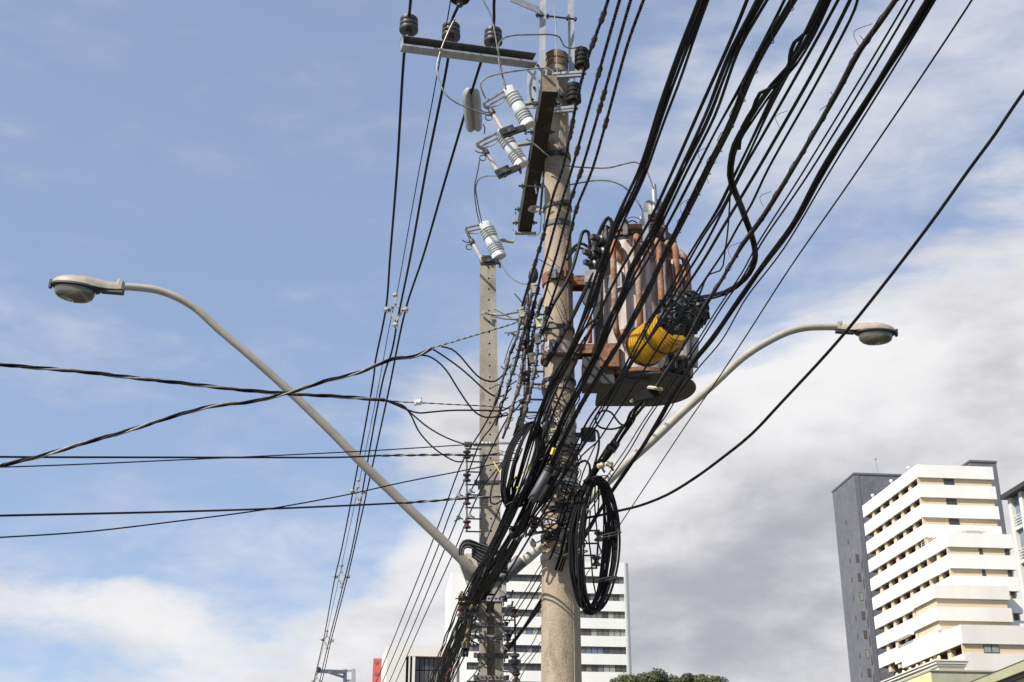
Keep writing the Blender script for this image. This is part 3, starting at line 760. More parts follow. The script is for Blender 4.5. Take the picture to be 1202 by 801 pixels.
for (s0, s1, d0, d1) in ((-1, -.34, -D/2, D/2), (.30, 1, -D/2, D/2), (-.34, .30, -D/2+.075, D/2-.07)):
    zl = [0, q_lo.z, zr]; n = len(c.v)
    for z in zl:
        w = wid2(z)/2; c.v += [q2(z, s0*w, d0), q2(z, s1*w, d0), q2(z, s1*w, d1), q2(z, s0*w, d1)]
    for i in (0, 1):
        for k in range(4): k2 = (k+1) % 4; c.face((n+i*4+k, n+i*4+k2, n+i*4+4+k2, n+i*4+4+k))
    c.face((n+8, n+9, n+10, n+11))
c.build('lower_shaft', 'concrete_grey', t2, smooth=0)
def z2(py): return P(575, py, Y2-.12).z
for py, h, m, lab, hol in ((680, .04, 'steel_dark', 'dark strap under the lamp brackets', 0), (703, .055, 'galvanized', 'bright perforated bracket strap', 1), (722, .03, 'strap_steel', 'pale strap with perforated ear', 0), (733, .035, 'strap_steel', 'perforated grey strap with crooked end', 1),
     (747, .022, 'strap_steel', 'thin grey strap', 0), (770, .045, 'steel_dark', 'dark rust-stained strap', 0), (796, .045, 'strap_steel', 'lowest grey strap at the frame edge', 1), (566, .03, 'steel_dark', 'thin strap half way up', 0)):
    z = z2(py); w = wid2(z)/2+.008; t = thing('pole_band', lab+' on the square pole', 'pole band', axis2(z), 'bands clamped round the square pole')
    c = MB(); m4 = frame(axis2(z), (random.uniform(-.03, .03), 0, 1), (1, 0, 0))
    c.box((-w-.01, -D/2-.014, -h/2), (w+.01, -D/2-.003, h/2), m4).box((w-.004, -D/2-.003, -h/2), (w+.01, D/2, h/2), m4).box((-w-.01, -D/2-.003, -h/2), (-w+.004, D/2, h/2), m4)
    c.build('strap', m, t)
    c = MB(); c.box((w+.012, -D/2-.05, -h*.5), (w+.045, -D/2+.02, h*.5), m4).box((-w-.045, -D/2-.04, -h*.5), (-w-.012, -D/2+.02, h*.5), m4)
    c.tube([m4 @ Vector((w+.03, -D/2-.07, 0)), m4 @ Vector((w+.03, -D/2+.04, 0))], .01, 6); c.build('bolt_ear', 'steel_dark', t)
    if hol:
        c = MB()
        for k in range(6): c.box((-w*.7+k*w*.28-.01, -D/2-.0165, -.009), (-w*.7+k*w*.28+.012, -D/2-.0142, .009), m4)
        stuff(c.build('strap_hole', 'hole_dark', t))
    if m != 'galvanized' or py == 703:
        pass
# metal cap debris on the pole top
t = thing('top_bracket', 'rusty bolted bracket sitting on top of the square pole', 'bracket', axis2(q_hi.z))
c = MB(); m4 = frame(axis2(q_hi.z), (0, 0, 1), (1, 0, 0)); c.box((-.085, -.135, -.07), (.085, -.121, .02), m4).box((-.09, -.14, .004), (.09, .1, .03), m4)
c.build('plate', 'rust', t); tubes('bolt', 'steel_dark', t, [(m4 @ Vector((x, -.17, -.03)), m4 @ Vector((x, -.1, -.03)), .014) for x in (-.05, .0, .05)])
MB().tube(catmull([P(565, 369, 13.36), P(569, 367, 13.3), P(574, 369, 13.34), P(583, 369, 13.33)]), .012, 6).build('eye_bolt', 'steel_pale', t2)

# ------------------------------------------------------------------ street lamps
def lamp(label, armpts, Ya, Yb, x0, y0, x1, y1, r0, labelarm):
    pl = catmull(path(armpts, y0=Ya, y1=Yb), .08)
    n = len(pl)
    t = thing('street_lamp', label, 'street lamp', pl[0], 'street lamps on long curved arms')
    MB().tube(pl, [r0*(1.18-.30*min(1, i/n*1.3)) for i in range(n)], 16).build('arm', 'arm_paint', t)
    a = P(x0, y0, Yb); b = P(x1, y1, Yb); X = (b-a); L = X.length; X.normalize()
    Zv = Vector((0, 0, 1)); Zv = (Zv-X*Zv.dot(X)).normalized(); Yv = Zv.cross(X)
    m = Matrix((X, Yv, Zv)).transposed().to_4x4(); m.translation = a
    # housing: neck then wide dome. Sections along x: (x, half width, top, bottom)
    sec = [(0, .048, .05, -.045), (.04, .056, .062, -.055), (.20, .062, .066, -.06), (.30, .085, .075, -.06), (.40, .125, .09, -.062), (.52, .158, .104, -.06), (.66, .172, .108, -.052), (.80, .160, .098, -.044), (.91, .115, .07, -.036), (.97, .06, .03, -.03)]
    c = MB(); K = 16
    for (x, w, tp, bt) in sec:
        for k in range(K+1):
            an = math.pi*k/K; c.v.append(m @ Vector((x*L, -w*math.cos(an)*L*1.05, (bt+(tp-bt)*math.sin(an)**.75)*L)))
    for i in range(len(sec)-1):
        for k in range(K): a_ = i*(K+1)+k; c.face((a_, a_+1, a_+K+2, a_+K+1))
        c.face((i*(K+1)+K, i*(K+1), (i+1)*(K+1), (i+1)*(K+1)+K))
    c.face(list(range(K+1))); e = (len(sec)-1)*(K+1); c.face([e+k for k in range(K+1)][::-1])
    hs_ = c.build('housing', 'lamp_paint', t, smooth=35)
    # gasket rim and glass bowl
    ce = .655; rx, ry = .325, .178
    def ell(s, z, n=28): return [m @ Vector(((ce+rx*s*math.cos(2*math.pi*k/n))*L, ry*s*math.sin(2*math.pi*k/n)*L, z*L+(-.018*math.cos(2*math.pi*k/n))*L*-1)) for k in range(n)]
    def loft(rings, cap=True):
        c = MB(); n = len(rings[0])
        for r in rings: c.v += r
        for i in range(len(rings)-1):
            for k in range(n): k2 = (k+1) % n; c.face((i*n+k, i*n+k2, (i+1)*n+k2, (i+1)*n+k))
        if cap: c.face([(len(rings)-1)*n+k for k in range(n)])
        return c
    loft([ell(.95, -.035), ell(1.07, -.045), ell(1.07, -.072), ell(.9, -.082), ell(.86, -.076)], False).build('gasket', 'lamp_gasket', t)
    sc_ = 1.0
    loft([ell(.88, -.074), ell(.885, -.10), ell(.86, -.15), ell(.80, -.195), ell(.66, -.232), ell(.45, -.253), ell(.2, -.262), ell(.05, -.264)]).build('glass_bowl', 'lamp_glass', t)
    c = MB(); c.box((.0, -.05*L, -.1*L), (.30*L, .05*L, -.058*L), m); c.build('gear_cover', 'lamp_gasket', t)
    c = MB(); c.box((.985*L, -.03*L, -.09*L), (1.02*L, .03*L, .03*L), m); c.box((.95*L, -.015*L, -.03*L), (.99*L, .015*L, -.01*L), m); c.build('latch', 'lamp_gasket', t)
    c = MB(); c.box((.02*L, -.062*L, -.05*L), (.07*L, .062*L, .08*L), m).tube([m @ Vector((.10*L, 0, .05*L)), m @ Vector((.085*L, 0, .11*L))], .02*L, 6); c.build('clamp', 'lamp_paint', t)
    c = MB()
    for k in range(14):
        s = (-1, 1)[k % 2]; 
    return t
lamp('rust-flecked lamp on the long left arm with glass bowl hanging against open blue sky', [(556, 671), (530, 645), (480, 597), (430, 549), (385, 503), (335, 455), (290, 415), (258, 388), (228, 361), (205, 348), (185, 341), (165, 338), (143, 336.5)], 13.45, 12.2, 146, 337.5, 60.5, 331, .044, 0)
lamp('lamp on the right arm with pale ribbed glass bowl against white cloud', [(592, 676), (620, 655), (650, 627), (700, 578), (730, 549), (765, 518), (800, 485), (840, 449), (872, 420), (900, 402), (925, 390), (945, 385), (962, 384), (985, 384)], 13.45, 14.2, 981, 384, 1052, 389, .047, 0)
# steel bracket plates that hold the arms
t = thing('arm_bracket', 'pale boxed steel bracket behind the foot of the left lamp arm', 'bracket', P(550, 668, Y2-.05))
c = MB(); a, b = P(535, 650, 13.55), P(562, 650, 13.55); c_, d_ = P(562, 690, 13.5), P(550, 690, 13.5); th = Vector((0, .16, 0))
n = 0; c.v += [a, b, c_, d_, a+th, b+th, c_+th, d_+th]
for q in ((3, 2, 1, 0), (4, 5, 6, 7), (0, 1, 5, 4), (1, 2, 6, 5), (2, 3, 7, 6), (3, 0, 4, 7)): c.face(q)
c.build('plate', 'arm_paint', t, smooth=0)
MB().bar(P(546, 651, 13.5), P(561, 690, 13.47), .03, .03).bar(P(556, 651, 13.5), P(561, 668, 13.47), .02, .02).build('rib', 'steel_pale', t, smooth=0)
t = thing('arm_bracket', 'grey clamp joint under the foot of the right lamp arm', 'bracket', P(600, 668, Y2-.05))
c = MB(); a = P(592, 661, 13.55); c.tube([P(590, 678, 13.45), P(612, 658, 13.45)], .075, 14); c.build('socket', 'cap_grey', t)
MB().box((-.02, -.05, -.12), (.02, .05, .12), frame(P(592, 690, 13.4), (0, 0, 1), (1, 0, 0))).build('plate', 'galvanized', t)

# ------------------------------------------------------------------ insulator racks
def spool(c, p, ax, r=.042, h=.085, n=14):
    fr = frame(p, ax); c.lathe([(r*.55, -h/2), (r, -h/2+.006), (r, -h*.28), (r*.55, -h*.12), (r*.5, 0), (r*.55, h*.12), (r, h*.28), (r, h/2-.006), (r*.55, h/2)], fr, n)
def rack(label, pts, Y, px_pole, group, m='porcelain_brown', reach=None):
    top = P(pts[0][0], pts[0][1]-8, Y); bot = P(pts[-1][0], pts[-1][1]+9, Y)
    t = thing('insulator_rack', label, 'insulator rack', bot, group)
    MB().tube([top, bot], .009, 6).build('rod', 'steel_dark', t)
    for x, y in pts:
        p = P(x, y, Y); c = MB(); spool(c, p, (0, 0, 1)); c.build('insulator', m, t)
        for dy in (-7, 8):
            a = P(x-1.5, y+dy, Y); b = P(px_pole, y+dy+.5, Y+.1); MB().bar(a, b, .02, .012).build('strap_arm', 'steel_dark', t, smooth=0)
    return t
rack('rack of four brown spool insulators on the left side of the square pole', [(548, 534), (548, 561), (548, 588), (548, 616)], 13.25, 565, 'insulator racks')
rack('tall rack of brown spools on the left side of the round pole among splices', [(617, 376), (616, 407), (615, 443), (615, 476)], 10.85, 639, 'insulator racks')
rack('short rack with two dark spools seen through the right cable coil', [(703, 630), (700, 659)], 11.2, 680, 'insulator racks')
rack('rack with two brown spools right of the square pole low down', [(604, 720), (606, 795)], 13.2, 590, 'insulator racks')
rack('glossy red-brown pair of spools left of the square pole above the hanging stub', [(542, 712), (541, 719)], 13.1, 560, 'insulator racks')
t = thing('red_insulator', 'single small red insulator beside the square pole', 'insulator', P(596, 747, 13.2)); c = MB(); spool(c, P(596, 748, 13.2), (0, 0, 1), .036, .075); c.build('insulator', 'porcelain_brown', t)
MB().tube([P(596, 741, 13.2), P(596, 756, 13.2)], .01, 6).build('rod', 'steel_dark', t)
t = thing('strain_insulator', 'large black ribbed insulator right of the square pole', 'insulator', P(604, 777, 13.2)); fr = frame(P(604, 785, 13.2), (0, 0, 1))
MB().lathe([(.02, -.05), (.05, -.04), (.055, 0), (.03, .01), (.03, .03), (.06, .04), (.065, .08), (.03, .09), (.03, .11), (.05, .115), (.05, .14), (.02, .15)], fr, 16).build('body', 'porcelain_grey', t)
MB().tube([fr @ Vector((0, 0, .14)), fr @ Vector((0, 0, .24))], .01, 6).bar(P(588, 768, 13.2), P(607, 768.5, 13.2), .03, .02).build('bracket', 'steel_dark', t)

def post_insulator(label, x, y, Y, r, h, m, group, ribs=3, pin=.06):
    p = P(x, y, Y); fr = frame(p-Vector((0, 0, h/2)), (0, 0, 1)); t = thing('post_insulator', label, 'insulator', p-Vector((0, 0, h/2+pin)), group)
    pr = [(r*.5, 0)]
    for k in range(ribs):
        z = h*(k+.1)/ribs; d = h/ribs; pr += [(r*(.97-.03*k), z), (r*(1-.03*k), z+d*.12), (r*(1-.03*k), z+d*.62), (r*.82, z+d*.70), (r*.82, z+d*.88)]
    pr += [(r*.75, h), (r*.4, h+.005)]
    MB().lathe(pr, fr, 24).build('body', m, t)
    MB().lathe([(r*.32, -pin), (r*.32, 0)], fr, 12).build('pin', 'steel_dark', t)
    c = MB(); c.lathe([(r*.36, h), (r*.36, h+.02), (r*.2, h+.035)], fr, 10); c.bar(fr @ Vector((-r*.8, 0, h+.012)), fr @ Vector((r*.8, 0, h+.012)), .02, .02); c.build('top_clamp', 'steel_pale', t)
    return t
# ------------------------------------------------------------------ steel arm, posts, top hardware
AL, AR = P(471, 51.5, 10.35), P(628, 72, 10.75)
t = thing('crossarm', 'galvanised angle-steel arm reaching left from the pole top', 'crossarm', AR)
dr_ = (AR-AL).normalized(); m = Matrix((dr_, Vector((0, 0, 1)).cross(dr_).normalized(), dr_.cross(Vector((0, 0, 1)).cross(dr_).normalized()))).transposed().to_4x4(); m.translation = AL; LA = (AR-AL).length
MB().box((0, -.055, .05), (LA, .06, .058), m).build('shading_flange', 'shaded_arm_steel', t, smooth=0)  # overhang added to keep the web below in shade
MB().box((0, .05, -.045), (LA, .058, .05), m).build('web', 'shaded_arm_steel', t, smooth=0)
MB().box((.0, -.055, -.053), (LA, .058, -.045), m).box((.0, -.055, -.045), (LA, -.048, -.033), m).build('bottom_flange', 'galvanized', t, smooth=0)  # brighter front lip shaped to show as the arm's sunlit lower edge
MB().box((0.002, -.05, -.045), (.01, .05, .05), m).build('end_plate', 'galvanized', t, smooth=0)
c = MB()
for i, (x, y) in enumerate(((480, 32), (529.5, 40), (579, 46))):
    k = i
    s_ = S(P(x, y, 10.4))
    post_insulator(('leftmost', 'middle', 'rightmost')[i]+' grey pin insulator of the three on the steel arm', x, y-2.5, 10.42+.12*i, 11.3*s_, 19*s_, 'porcelain_grey', 'pin insulators on the steel arm', 3, .075)
post_insulator('black insulator just entering at the top edge above the middle pin insulator', 540, -8, 9.3, .085, .15, 'rubber', None)
def chan(label, x0, y0, x1, y1, Y, w, name='steel_post'):
    a, b = P(x0, y0, Y), P(x1, y1, Y); t = thing(name, label, 'steel post', b)
    m = frame(b, a-b, (1, 0, 0)); L = (a-b).length; x = w/2
    MB().box((-x, -.004, 0), (x, .004, L), m).build('web', 'galvanized', t, smooth=0)
    for s_ in (-1, 1): MB().box((s_*x-(.006 if s_ > 0 else 0), .004, 0), (s_*x+(.006 if s_ < 0 else 0), .05, L), m).build('flange', 'galvanized', t, smooth=0)
    return t
chan('left upright galvanised channel rising above the pole top', 637.5, -25, 636, 112, 10.82, .062)
chan('right upright galvanised channel rising beside the dark post insulators', 669.5, -25, 671.5, 92, 11.02, .06)
t = thing('spacer_bolt', 'long threaded rod joining the two upright channels', 'bolt', P(632, 18, 10.8)); MB().tube([P(629, 17.5, 10.78), P(677, 23, 11.0)], .011, 6).build('rod', 'steel_dark', t)
tubes('nut', 'steel_dark', t, [(P(x-1.2, y, 10.9), P(x+1.2, y+.2, 10.9), .026) for x, y in ((631, 18), (634, 18.4), (643, 19.2), (666, 21.5), (675.5, 22.6))])
t = thing('steel_brace', 'short angled galvanised brace at the very top left of the channels', 'brace', P(632, 10, 10.8)); MB().bar(P(600, -3, 10.7), P(633, 11, 10.8), .035, .03).build('bar', 'galvanized', t, smooth=0)
MB().bar(P(600, -1, 10.66), P(633, 13, 10.76), .012, .06).build('flange', 'galvanized', t, smooth=0)
t = thing('mounting_plate', 'pale flat bracket plate hanging below the right end of the steel arm', 'bracket', P(624, 100, 10.72)); a, b = P(618.5, 83, 10.7), P(629.5, 127, 10.7)
MB().box((a.x, a.y, b.z), (b.x, a.y+.012, a.z)).box((a.x, a.y+.012, b.z), (a.x+.012, a.y+.08, a.z)).build('plate', 'galvanized', t, smooth=0)
tubes('bolt', 'steel_dark', t, [(P(x, y, 10.62), P(x, y, 10.75), .014) for x, y in ((627, 103), (625, 117), (631, 77))])
MB().bar(P(633, 75, 10.68), P(634.5, 118, 10.68), .03, .02).build('strut', 'galvanized', t, smooth=0)
# dark post insulators right of the pole top
for i, (x, y, w) in enumerate(((683, 69, 18), (673.5, 110, 17.5))):
    s_ = S(P(x, y, 10.9)); tt = post_insulator(('upper', 'lower')[i]+' dark ribbed surge arrester on the right of the pole top', x, y, 10.85, w/2*s_, 24*s_, 'rubber_dull', 'surge arresters at the pole top', 4, .04)
    MB().bar(P(648+i*2, y+19, 10.85), P(x+5, y+16.5, 10.85), .05, .025).bar(P(650, y+22, 10.8), P(x-1, y+20, 10.82), .03, .02).build('bracket_arm', 'galvanized', tt, smooth=0)
    MB().tube([P(x, y+13, 10.85), P(x+.5, y+24, 10.85)], [.03, .016], 8).build('tail', 'steel_dark', tt)

# ------------------------------------------------------------------ heavy dark crossarm pointing along the street
T0, T1 = P(645, 99, 9.95), P(615.5, 266, 12.35)
t = thing('timber_crossarm', 'weathered dark timber crossarm running past the left of the round pole', 'crossarm', (T0+T1)/2)
MB().bar(T0, T1, .135, .18, (0, 0, 1)).build('beam', 'timber', t, smooth=0)
d = (T1-T0).normalized()
MB().bar(T0-d*.012, T0-d*.001, .132, .177, (0, 0, 1)).build('end_grain', 'timber_end', t, smooth=0)
for k in (.12, .3, .5, .68, .86, .97):
    c = MB(); p = T0.lerp(T1, k); c.tube([p-Vector((.13, 0, 0)), p+Vector((.13, 0, 0))], .011, 6).tube([p-Vector((.1, 0, 0)), p-Vector((.085, 0, 0))], .026, 6).tube([p+Vector((.085, 0, 0)), p+Vector((.1, 0, 0))], .026, 6); c.build('through_bolt', 'steel_dark', t)
c = MB(); p = T0.lerp(T1, .98); c.bar(p+Vector((-.1, 0, -.11)), p+Vector((.12, 0, -.11)), .05, .014).bar(p+Vector((-.095, 0, -.11)), p+Vector((-.095, 0, .15)), .05, .014, (1, 0, 0)).build('end_strap', 'steel_pale', t, smooth=0)
t = thing('crossarm_brace', 'pale post and ring bracket tying the dark crossarm to the pole', 'brace', P(633, 245, 11.3)); MB().tube([P(622, 246, 11.4), P(642, 248, 11.0)], .022, 8).build('stud', 'steel_pale', t)
fr = frame(P(627.5, 246, 11.25), (0, 0, 1)); MB().lathe([(.045, -.015), (.055, 0), (.05, .02), (.03, .03)], fr, 12).build('cap', 'tank_paint', t)
MB().tube([P(634, 252, 11.1), P(640, 182, 11.05)], .012, 6).tube([P(630, 228, 11.3), P(627, 205, 11.3)], .012, 6).build('stay', 'steel_dark', t)

# ------------------------------------------------------------------ fuse cutouts
def cutout(label, A, B, TOP, F0_, F1_, C0, C1, MT, Y):
    a, b = P(*A, Y), P(*B, Y+.02); L = (b-a).length; r = 8.8*S(a); d = (b-a).normalized()
    t = thing('fuse_cutout', label, 'fuse cutout', (a+b)/2, 'porcelain fuse cutouts on the crossarm')
    fr = frame(a, d); pr = [(r*.45, -.02), (r*.82, -.008), (r*.86, 0), (r*.86, L*.10)]
    def ribs(z0, z1_, n):
        o = []
        for k in range(n):
            z = z0+(z1_-z0)*k/n; h = (z1_-z0)/n; o += [(r*.84, z), (r*1.04, z+h*.35), (r*1.04, z+h*.5), (r*.84, z+h*.6)]
        return o
    pr += ribs(L*.13, L*.42, 4)+[(r*.92, L*.43), (r*.92, L*.60)]+ribs(L*.61, L*.88, 4)+[(r*.98, L*.89), (r*1.0, L*1.0), (r*.9, L*1.02), (r*.86, L*1.01), (r*.7, L*.97)]
    MB().lathe(pr, fr, 24).build('porcelain_body', 'porcelain_white', t)
    # upper contact: two bent bars and a hook
    ta = a-d*.01; tb = P(*TOP, Y-.05); mid = (ta+tb)/2
    c = MB(); c.bar(ta, tb, .035, .012).bar(ta+d*.05, tb+d*.045, .03, .008).tube(catmull([ta+d*.04, mid+d*.09, tb+d*.06], .03), .007, 5); c.build('upper_contact', 'steel_pale', t)
    f0, f1 = P(*F0_, Y-.05), P(*F1_, Y-.05)
    c = MB(); q = f0-(f1-f0).normalized()*.03; c.tube([tb+d*.02, q], .015, 6).lathe([(.022, -.03), (.03, -.02), (.03, .02), (.02, .03)], frame(f0, f1-f0), 10)
    hk = f0+Vector((-.03, 0, -.03)); c.tube([hk+Vector((.03*math.cos(x), 0, -.03+.03*math.sin(x))) for x in [math.radians(30*k) for k in range(0, 12)]], .006, 5, closed=True)
    c.tube(catmull([f0+Vector((.0, 0, -.01)), f0+Vector((-.07, 0, 0)), f0+Vector((-.1, 0, .02))], .02), .007, 5); c.build('pull_ring', 'steel_dark', t)
    MB().tube([f0, f1], .019, 10).build('fuse_tube', 'fuse_tube', t)
    c0, c1 = P(*C0, Y-.05), P(*C1, Y); c = MB(); c.bar(c0, c1, .045, .05).bar(c0+Vector((-.02, -.03, .01)), c0.lerp(c1, .5)+Vector((0, -.03, .02)), .03, .06)
    c.tube([c0.lerp(c1, .3)+Vector((0, -.05, 0)), c0.lerp(c1, .3)+Vector((0, .05, 0))], .02, 6).tube([c1+Vector((0, 0, -.0)), c1+Vector((.01, 0, -.07))], .012, 6); c.build('lower_contact', 'steel_dark', t)
    c = MB(); p = fr @ Vector((0, 0, L*.52)); ms = [P(*q, Y+.1) for q in MT]
    c.bar(p, ms[0], .035, .015).bar(ms[0], ms[1], .045, .02)
    if len(MT) > 2: c.bar(ms[1], ms[2], .03, .012)
    c.build('mounting_bracket', 'steel_pale', t); return t
cutout('topmost white porcelain fuse cutout leaning beside the crossarm', (597, 105), (621, 147.5), (567, 122), (577.5, 131.6), (593, 157), (590, 159), (616, 150), ((616, 122.5), (634, 119)), 10.35)
cutout('middle white fuse cutout, its upper end behind the topmost fuse tube', (588, 155), (613, 194), (559, 169), (570.5, 179), (587, 205), (585, 207), (610, 196), ((607, 170.5), (624, 168)), 10.75)
cutout('lowest white fuse cutout just above the square pole', (569, 263.5), (586.5, 302), (546, 268), (554, 284), (567, 307), (568, 308), (586, 307), ((589, 282), (603, 284), (602, 254)), 12.2)
# grey folded cover on the third primary conductor
def cover():
    a, b = P(552.5, 103, 11.45), P(556.5, 152, 11.9); d = (b-a).normalized(); fr = frame(a, d, (0, -1, 0)); L = (b-a).length
    t = thing('conductor_cover', 'light grey folded plastic cover clipped over a conductor left of the fuses', 'cable cover', a)
    c = MB(); th = .006; n = 14; r = 10.5*S(a)
    secs = [(0, .35), (.04, .7), (.12, .95), (.3, 1.05), (.8, 1.0), (1, .9)]
    # a saddle: two lobes joined by a fold in the middle
    def pt(x, s, q, o):
        u = -1+2*q; w = r*s; xx = u*w; yy = -abs(math.sin(u*math.pi))*w*.55-w*.15*(1-u*u)
        return fr @ Vector((-(yy)*1+o, xx, x*L))
    for o in (0, -th*1.5):
        for x, s in secs:
            for k in range(n+1): c.v.append(pt(x, s, k/n, o))
    m_ = (n+1)*len(secs)
    for i in range(len(secs)-1):
        for k in range(n):
            a_ = i*(n+1)+k; c.face((a_, a_+1, a_+n+2, a_+n+1)); c.face((m_+a_+n+1, m_+a_+n+2, m_+a_+1, m_+a_))
        for k in (0, n): a_ = i*(n+1)+k; c.face((a_, a_+n+1, m_+a_+n+1, m_+a_))
    for i in (0, len(secs)-1):
        for k in range(n): a_ = i*(n+1)+k; c.face((a_, a_+1, m_+a_+1, m_+a_))
    c.build('shell', 'grey_cover', t)
    c = MB()
    for s_ in (-1, 1): c.tube([fr @ Vector((-.03, s_*r*.5, L*.9)), fr @ Vector((-.03, s_*r*.5, L*1.0))], r*.33, 10)
    c.build('leg', 'rubber', t)
cover()

# ------------------------------------------------------------------ transformer
TY = 11.0
tz0, tz1 = P(757, 452, TY).z, P(757, 266, TY-.3).z
tp = P(746, 350, TY); TX = tp.x
def tf(x, y, z): return Vector((TX+x, TY+y, z))
R = .325
tr = thing('transformer', 'rust-streaked pole transformer with curved cooling tubes and dark underside', 'transformer', tf(0, 0, tz0))
m4 = Matrix.Translation(tf(0, 0, 0)); H = tz1-tz0
MB().lathe([(R, tz0+.04), (R, tz1-.09), (R*.985, tz1-.05)], m4, 48).build('tank', 'tank_paint', tr)
MB().lathe([(R+.0, tz0), (R+.02, tz0+.005), (R+.02, tz0+.04), (R-.01, tz0+.045)], m4, 48).build('bottom_rim', 'rust', tr)
MB().lathe([(.405, tz0-.03), (.415, tz0-.02), (.415, tz0-.005), (.405, tz0-.001)], Matrix.Translation(tf(.10, .08, 0)), 40).build('bottom_plate', 'tank_dark', tr)
MB().box((-.42, -.30, tz0-.075), (.02, .30, tz0-.031), Matrix.Translation(tf(.05, .05, 0))).build('bottom_channel', 'tank_dark', tr, smooth=0)
MB().lathe([(R+.045, tz1-.06), (R+.055, tz1-.05), (R+.055, tz1-.02), (R+.03, tz1+.0), (R*.5, tz1+.06), (.02, tz1+.08)], m4, 48).build('lid', 'rust', tr)
MB().lathe([(R*1.0, tz1-.10), (R+.035, tz1-.095), (R+.035, tz1-.062), (R, tz1-.06)], m4, 48, caps=False).build('lid_gasket', 'tank_dark', tr)
# lid clamps
for k in range(12):
    a = 2*math.pi*k/12+.25; m = m4 @ Matrix.Rotation(a, 4, 'Z')
    MB().box((R+.02, -.022, tz1-.13), (R+.075, .022, tz1-.115), m).box((R+.055, -.022, tz1-.13), (R+.075, .022, tz1+.02), m).box((R-.0, -.022, tz1+.005), (R+.075, .022, tz1+.02), m).build('lid_clamp', 'steel_dark' if k % 3 else 'steel_pale', tr, smooth=0)
# cooling tubes: bent out at the top and bottom
def ctube(ang, zt_, zb_, rr, bend=.10, out=.15, m='rust_tube'):
    mm = m4 @ Matrix.Rotation(ang, 4, 'Z'); pts = [(R-.02, zt_-.16)]+[(R+out-bend+bend*math.sin(x) if 0 else R+out*.5-out*.5*math.cos(x), zt_-.12+.12*math.sin(x)) for x in [math.radians(q) for q in (0, 30, 60, 90, 120, 150, 180)]]
    pts += [(R+out, zt_-.35), (R+out, (zt_+zb_)/2), (R+out, zb_+.3)]+[(R+out*.5+out*.5*math.cos(x), zb_+.12-.1*math.sin(x)) for x in [math.radians(q) for q in (0, 45, 90, 135, 180)]]
    MB().tube([mm @ Vector((x, 0, z)) for x, z in pts], rr, 12).build('cooling_tube', m, tr)
for i, ax in enumerate((-118, -92, -68, -45, -24, -5, 14, 32, 52)):
    ctube(math.radians(ax), tz1-.16-(.0 if i % 2 else .03), tz0+.28+.02*(i % 3), .029, out=.16)
for i, ax in enumerate((-80, -57, -34, -14, 5, 24)):
    ctube(math.radians(ax), tz1-.30, tz0+.34, .03, out=.08, m='tank_paint')
# cooling-tube header drum low on the right side
for a, b in ((-40, .30), (-12, .30), (18, .3)):
    mm = m4 @ Matrix.Rotation(math.radians(a), 4, 'Z'); MB().tube([mm @ Vector((R-.05, 0, tz0+.2)), mm @ Vector((R+.17, 0, tz0+.16)), mm @ Vector((R+.18, 0, tz0+.4))], .05, 12).build('lower_elbow', 'tank_paint', tr)
# name plate and fittings on the left side
mm = m4 @ Matrix.Rotation(math.radians(-128), 4, 'Z')
MB().box((R, -.09, tz1-.62), (R+.03, .09, tz1-.47), mm).build('rating_plate', 'steel_pale', tr, smooth=0)
MB().box((R+.03, -.07, tz1-.60), (R+.034, .07, tz1-.49), mm).build('plate_face', 'cap_grey', tr, smooth=0)
MB().box((R, .13, tz1-.60), (R+.05, .17, tz1-.40), mm).build('bracket_tab', 'tank_paint', tr, smooth=0)
# hanging brackets towards the pole
pc = axis1(z1(332)); 
for py, m in ((333, 'rust'), (413, 'rust')):
    z = z1(py); a = axis1(z); c = MB()
    for dy in (-.07, .07): c.bar(a+Vector((rad1(z)-.02, dy, 0)), Vector((TX-R+.03, TY+dy, z)), .016, .09, (0, 0, 1))
    c.bar(Vector((a.x+rad1(z)+.02, TY, z)), Vector((TX-R+.02, TY, z)), .16, .012, (0, 0, 1)); c.build('hanger', m, tr, smooth=0)
MB().box((TX-R-.06, TY-.1, tz0+.05), (TX-R+.03, TY+.1, tz1-.45)).build('hanger_rail', 'tank_dark', tr, smooth=0)
MB().tube([P(692, 372, 10.8), P(692.5, 402, 10.8)], .022, 10).build('hanger_bolt_sleeve', 'rust_tube', tr)
c = MB(); c.box((P(692, 0, 10.7).x, 10.66, P(690, 432, 10.7).z), (P(712, 0, 10.7).x, 10.72, P(690, 405, 10.7).z)); c.build('hanger_cheek', 'rust', tr, smooth=0)
MB().lathe([(.0, -.03), (.085, -.03), (.085, .03), (.0, .03)], frame(P(694, 350, 10.75), (0, 1, .1)), 20).build('pressure_valve_cover', 'cap_grey', tr)
c = MB(); c.box((P(674, 0, 10.8).x, 10.7, P(690, 455, 10.8).z), (P(706, 0, 10.8).x, 10.95, P(690, 424, 10.8).z)); c.build('lower_bracket_box', 'tank_dark', tr, smooth=0)
# ribbed lower radiator seen from below on the right
for k in range(9):
    a = math.radians(-62+k*13); mm = m4 @ Matrix.Rotation(a, 4, 'Z'); MB().box((R-.02, -.014, tz0+.03), (R+.13, .014, tz0+.30), mm).build('cooling_fin', 'tank_dark', tr, smooth=0)
